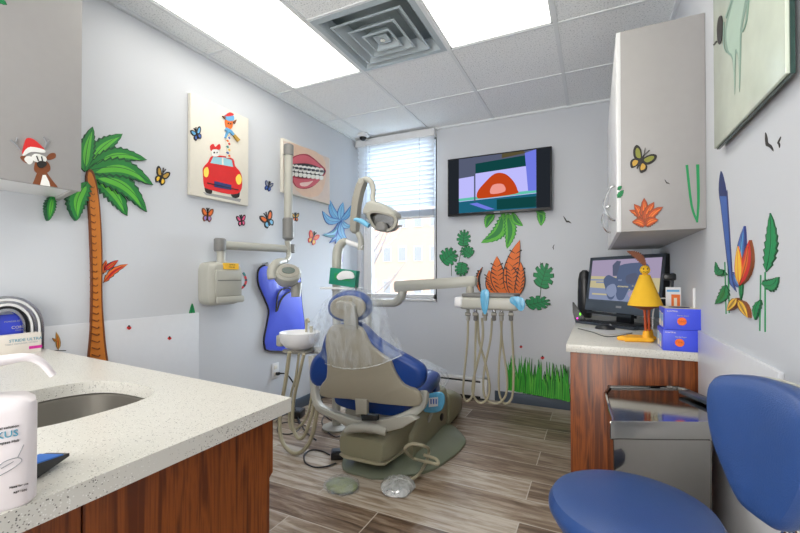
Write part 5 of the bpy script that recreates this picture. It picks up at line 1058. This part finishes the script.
for k, u in enumerate((468, 475.5, 485, 494, 501.5, 511)):
    y_ = 2.60 if k % 2 else 2.62; a = A(u, 309, y_); c = A(u, 320, y_ + .03)
    hb = MB().tube([a, c], [.011, .014], ('beige', 'gasket')[k % 2], 12, smooth=False).build('instrument_holder', t)
    MB().tube([A(u - 2.5, 314, y_ - .01), A(u + 2.5, 314.5, y_ - .01)], [.012, .010], 'beige2', 12, smooth=False).build('holder_cuff', hb)
    if k in (1, 3, 4): MB().tube([A(u + .3, 301, y_ - .03), A(u, 312, y_ - .025)], [.004, .008], 'chrome', 10, smooth=False).build('handpiece', hb)
def filmstrip(pts, y, lab):
    q = sm([A(u, v, y) for u, v in pts], 3); o = MB().pad(q, (0, -1, 0), .006, .002, 'bfilm').build('barrier_film'); o['label'] = lab; o['category'] = 'plastic film'
filmstrip([(481, 291), (488.5, 290), (489, 300), (487, 312), (484, 314), (481, 305)], ya - .006, 'light blue film strip hanging over the middle of the instrument tray')
filmstrip([(511, 297), (521, 297), (525, 302), (524, 309), (520, 311), (515, 306), (510, 302)], ya - .012, 'light blue film wrapped at the right end of the instrument tray')
# cuspidor
cy_ = 2.10; cb_ = A(300, 338, cy_)
t = thing('cuspidor', (cb_.x, cy_, 0), 'white spittoon bowl with a small bent tap left of the dental chair', 'cuspidor')
rb = 20 / F * (cb_ - CAM).dot(_fw)
MB().lathe([(rb * .35, -.075), (rb * .72, -.055), (rb * .95, -.02), (rb, .03), (rb * 1.0, .04), (rb * .93, .038), (rb * .85, .01), (rb * .5, -.025), (.01, -.035)], cb_, 'white', 40).build('bowl', t)
b = MB(); b.box(cb_ + V(-rb * .98, -.03, -.02), (.05, .06, .075), 'beige', .012); b.build('cup_holder', t)
b = MB(); b.box(cb_ + V(-.02, .01, -.088), (.19, .10, .022), 'beige2', .008); b.build('bracket', t)
q = cb_ + V(-.005, .07, .03); b = MB(); b.tube([q, q + V(0, 0, .06), q + V(.006, -.006, .082), q + V(.03, -.02, .088), q + V(.045, -.03, .072)], .0085, 'hose', 10); b.build('rinse_tap', t)
q2 = q + V(.045, -.005, 0); b = MB(); b.tube([q2, q2 + V(0, 0, .042)], [.009, .012], 'hose', 10, smooth=False); b.build('cup_filler', t)
b = MB(); b.tube([cb_ + V(.02, .03, -.085), cb_ + V(.12, .16, -.09), (px_ - .03, 2.40, cb_.z - .09)], .022, 'beige', 12); b.build('support_arm', t)
hz = [[(289.5, 352), (285, 385), (280, 412), (281, 438), (290, 451), (300, 452.5), (310, 441), (316, 418), (317, 395), (316, 372)],
      [(304, 354), (298, 380), (293.5, 402), (292.5, 424), (297, 437), (304, 436), (312, 414), (315, 392), (313, 372)],
      [(299, 354), (296, 376), (291, 395), (289, 420), (293, 430), (305, 420), (311, 400), (312, 380)]]
for k, h in enumerate(hz): MB().tube([A(u, v, 1.96 + .035 * k + .02 * math.sin(i)) for i, (u, v) in enumerate(h)], (.0125, .011, .008)[k], 'hose', 10).build('hose', t)
# ================================================================ X-RAY UNIT ON THE LEFT WALL
fx_ = XL + .115
t = thing('xray_unit', (XL, 1.9, .88), 'grey wall-mounted dental x-ray unit with folding arm and tube head', 'x-ray machine')
a, c = at(209, 263, x=fx_ - .02), at(242, 305, x=fx_)
yl, yr_ = at(211, 285, x=fx_).y, at(243, 285, x=fx_).y; zt, zb = at(225, 262, x=fx_).z, at(225, 305, x=fx_).z
b = MB()
def xs(x, y0_, y1_, z0_, z1_, r_=.03): return [V(x, (y0_ + y1_) / 2 + (y1_ - y0_) / 2 * abs(math.cos(q)) ** .35 * (1 if math.cos(q) > 0 else -1), (z0_ + z1_) / 2 + (z1_ - z0_) / 2 * abs(math.sin(q)) ** .35 * (1 if math.sin(q) > 0 else -1)) for q in [2 * math.pi * k / 32 + .01 for k in range(32)]]
b.loft([xs(XL + .001, yl + .0, yr_ + .01, zb - .0, zt + .0), xs(XL + .05, yl - .004, yr_ + .012, zb - .004, zt + .004), xs(fx_ - .03, yl + .0, yr_ + .006, zb, zt), xs(fx_ - .012, yl + .02, yr_, zb + .012, zt - .012), xs(fx_ - .008, yl + .03, yr_ - .01, zb + .02, zt - .02)], 'beige'); bx_ = b.build('control_box', t)
b = MB(); b.bx((fx_ - .012, yl + .035, zb + .055), (fx_ + .004, yr_ - .012, zt - .05), 'beige', .006); b.build('front_panel', bx_)
MB().bx((fx_ + .0035, yl + .045, zt - .118), (fx_ + .0065, yr_ - .02, zt - .112), 'gasket').build('groove', bx_)
MB().bx((fx_ + .001, yl + .03, zb + .012), (fx_ + .022, yr_ - .004, zb + .055), 'beige', .012).build('lower_lip', bx_)
C('warn_yellow', (238, 186, 40), .5)
w0, w1 = at(224.5, 264.8, x=fx_ + .003), at(239, 259, x=fx_ + .003)
MB().bx((fx_ - .012, w0.y, zt - .045), (fx_ + .001, w1.y, zt - .006), 'warn_yellow').build('warning_label', bx_)
text('CAUTION', .011, (fx_ + .0012, w0.y + .035, zt - .02), (0, 1, 0), (0, 0, 1), 'ink', bx_); text('X-RAY UNIT', .009, (fx_ + .0012, w0.y + .035, zt - .034), (0, 1, 0), (0, 0, 1), 'ink', bx_)
jx = XL + .07; j = at(221, 254, x=jx)
MB().lathe([(.026, zt - j.z - .006), (.026, .01), (.03, .012), (.03, .03)], j, 'beige', 18).build('pivot', t)
ja = at(220, 245, x=jx); MB().lathe([(.032, -.04), (.036, -.03), (.036, .035), (.03, .042)], ja, 'gasket', 20).build('arm_joint', t)
jb = at(289, 249, x=jx + .02); MB().tube([ja, (ja + jb) / 2, jb], .028, 'beige', 18, smooth=False).build('horizontal_arm', t)
x2 = XL + .11
MB().lathe([(.02, -.045), (.028, -.04), (.028, .02)], at(291.5, 247, x=x2), 'gasket', 16).build('end_cap', t)
p1, p2, p3, p4 = at(288.6, 152, x=x2), at(288.2, 222, x=x2), at(287.4, 238, x=x2), at(288.8, 254, x=x2)
MB().tube([p1 + V(0, 0, .02), p2], .031, 'beige', 18, smooth=False).build('scissor_arm', t)
MB().lathe([(.02, -.03), (.037, -.025), (.037, .05), (.028, .058)], p1, 'gasket', 20).build('top_joint', t)
MB().lathe([(.022, p3.z - p2.z - .02), (.042, p3.z - p2.z), (.042, .02), (.034, .03)], p2, 'gasket', 20).build('elbow_joint', t)
MB().tube([p3 + V(0, 0, -.02), p4 + V(0, 0, -.01), at(286, 261, x=x2 + .03)], [.022, .018, .018], 'beige', 12).build('drop_tube', t)
hx = at(287, 275, x=x2 + .04)
b = MB(); b.tube([at(285, 261, x=x2 + .03), at(277, 263, x=x2 + .04), at(272, 270, x=x2 + .04), at(272, 279, x=x2 + .05)], [.02, .03, .034, .03], 'beige', 14); b.build('yoke', t)
hd = MB(); hcn = at(287.5, 274.5, x=x2 + .10); dcam = V(.62, -.5, .6).normalized()
zz = dcam; xx = V(0, 0, 1).cross(zz).normalized(); yy = zz.cross(xx); RR = Matrix((xx, yy, zz)).transposed()
hd.lathe([(.03, -.09), (.062, -.08), (.078, -.045), (.084, 0), (.084, .028), (.072, .040)], hcn, 'beige', 32, R=RR, sx=1.12, sy=.92); hb = hd.build('tube_head', t)
MB().lathe([(.064, .040), (.066, .046), (.05, .05), (.04, .048)], hcn, 'beige2', 32, R=RR, sx=1.15, sy=.9).build('rim', hb)
MB().lathe([(.04, .046), (.04, .052)], hcn, 'glassgreen', 28, R=RR, sx=1.15, sy=.7).build('dark_plate', hb)
MB().lathe([(.045, 0), (.034, -.10), (.036, -.105), (.028, -.108)], at(296, 285, x=x2 + .09) + V(0, 0, .02), 'beige2', 24).build('cone', hb)
# ================================================================ LEAD APRON, OUTLET, CORDS, PEDALS
ap = [(259.5, 268), (266, 265.5), (271, 270), (275, 278), (284, 284), (292, 276), (298, 268), (300, 280), (301, 300), (303.5, 320), (305, 340), (304, 350), (290, 351), (268, 350.5), (264.5, 346), (264, 338), (267, 322), (268.5, 310), (264, 298), (258.5, 285), (257.5, 275)]
apx = XL + .012
o_ = sm([at(u, v, x=apx) for u, v in ap], 3); t = thing('lead_apron', (XL, at(280, 310, x=XL).y, at(280, 350, x=XL).z), 'bright blue protective apron with black edging hanging on the left wall', 'apron')
b = MB(); b.pad(o_, (1, 0, 0), .018, .006, 'apron', dome=.012, seg=3); b.build('apron_cloth', t)
MB().tube([p + V(.002, 0, 0) for p in o_] + [o_[0] + V(.002, 0, 0)], .0075, 'ink', 6, smooth=False).build('edging', t)
MB().tube([at(u, v, x=apx + .028) for u, v in ((276, 312), (277.5, 297), (281, 290), (288, 288), (291, 291), (286, 294), (281, 300), (277, 311))], .006, 'ink', 6).build('strap', t)
MB().lathe([(.012, 0), (.012, .035), (.016, .04)], at(263, 264.5, x=XL + .001), 'chrome', 12, 'x').build('hook', t)
oc = at(275, 370.5, x=XL)
t = thing('wall_outlet', (XL, oc.y, oc.z - .06), 'white wall outlet with a black plug on the left wall', 'outlet')
MB().bx((XL + .001, oc.y - .036, oc.z - .057), (XL + .007, oc.y + .036, oc.z + .057), 'white', .002).build('cover_plate', t)
for dz in (-.025, .025):
    f_ = MB().bx((XL + .006, oc.y - .017, oc.z + dz - .014), (XL + .009, oc.y + .017, oc.z + dz + .014), 'canvas', .001).build('socket', t)
def loose(name, lab, cat, pts, r, m='black', n=8):
    o = MB().tube(pts, r, m, n).build(name); o['label'] = lab; o['category'] = cat; return o
fl = lambda u, v, h=.006: at(u, v, z=h)
pg = V(XL + .022, oc.y, oc.z - .022)
t = thing('electric_cable', pg, 'black power cord dropping from the wall outlet to the floor', 'cord')
MB().box(pg + V(.002, .004, 0), (.026, .03, .024), 'black', .006).build('plug', t)
MB().tube([pg + V(.01, .015, 0), pg + V(.05, .06, -.02), pg + V(.08, .12, -.14), (XL + .09, oc.y + .1, .12), fl(299, 420), fl(306, 432), fl(316, 440)], .0055, 'black', 8).build('cable', t)
loose('floor_cable', 'black cable tangled on the floor left of the dental chair base', 'cable', [fl(u, v) for u, v in ((322, 400), (326, 416), (338, 424), (343, 432), (336, 437), (326, 430), (322, 420), (330, 412), (340, 420), (346, 432), (340, 441))], .004)
loose('floor_cable', 'thin dark cable looping near the wall beneath the outlet', 'cable', [fl(u, v) for u, v in ((276, 422), (284, 414), (296, 418), (300, 428), (290, 434), (278, 432), (280, 424), (294, 422), (306, 426))], .0035)
loose('floor_cable', 'black cable loop running to the black foot switch', 'cable', [fl(u, v) for u, v in ((336, 463), (326, 466.5), (314, 467), (305, 462), (305, 454), (312, 450), (322, 451), (330, 455))], .0045)
# black foot switch
p = fl(337.5, 458, 0); t = thing('foot_switch', (p.x, p.y, 0), 'small black box foot switch on the floor left of the chair base', 'foot switch')
Rf = Matrix.Rotation(.55, 3, 'Z'); MB().box((p.x, p.y, .024), (.075, .075, .044), 'black', .008, R=Rf).build('body', t); MB().box((p.x + .003, p.y - .004, .049), (.056, .05, .008), 'bezel', .003, R=Rf).build('tread', t)
# black power adapter near wall
p = fl(298, 417, 0); t = thing('power_adapter', (p.x, p.y, 0), 'black power adapter brick on the floor below the outlet', 'adapter'); MB().box((p.x, p.y, .03), (.08, .11, .056), 'black', .008, R=Matrix.Rotation(.3, 3, 'Z')).build('body', t); MB().box((p.x, p.y, .0595), (.05, .07, .002), 'bezel', 0, R=Matrix.Rotation(.3, 3, 'Z')).build('rating_plate', t)
# green foot pedal in a clear bag
p = fl(342, 488, 0); C('pedal_green', (142, 150, 112), .4); t = thing('foot_pedal', (p.x, p.y, 0), 'olive green round foot pedal in a clear bag on the floor', 'foot pedal')
MB().lathe([(.07, 0), (.078, .008), (.078, .016), (.066, .026), (.04, .034), (.004, .036)], (p.x, p.y, .002), 'pedal_green', 36, sx=1.1, sy=.9).build('disc', t)
def bag(c, rx, ry, h, seed, m='film2'):
    rg_ = random.Random(seed); rings = []
    for z, k in ((0.002, 1.06), (.01, 1.12), (h * .6, 1.02), (h, .72), (h * 1.12, .3), (h * 1.1, .03)):
        rings.append([V(c.x + rx * k * math.cos(a) * (1 + .06 * math.sin(5 * a + seed) + rg_.uniform(-.03, .03)), c.y + ry * k * math.sin(a) * (1 + .05 * math.cos(7 * a) + rg_.uniform(-.03, .03)), z + rg_.uniform(0, .006)) for a in [2 * math.pi * q / 36 for q in range(36)]])
    return MB().loft(rings, m)
bag(p, .088, .075, .042, 2, 'film').build('clear_bag', t)
# round silver pedal in crinkled plastic
p = fl(396, 491, 0); t = thing('rheostat_pedal', (p.x, p.y, 0), 'round silver foot control under crinkled plastic with a white rim on the floor', 'foot pedal')
MB().lathe([(.066, 0), (.072, .006), (.068, .014), (.06, .014)], (p.x, p.y, .001), 'white', 36).build('rim', t)
MB().lathe([(.058, .004), (.058, .016), (.045, .028), (.02, .032), (.004, .033)], (p.x, p.y, .001), 'chrome', 32).build('disc', t)
bag(p + V(0, .02, 0), .078, .085, .045, 5).build('crinkled_bag', t)
loose('pedal_hose', 'beige hose curling from the chair base to the silver foot control', 'hose', [fl(407, 482, .03), fl(418, 475, .03), fl(426, 462, .04), fl(429, 450, .09), A(424, 446, 1.98), A(412, 444, 1.95), A(405, 449, 1.93), fl(413, 458, .07), fl(428, 462, .08), fl(438, 464, .08), fl(436, 459, .09), fl(424, 455, .09)], .0085, 'hose', 10)
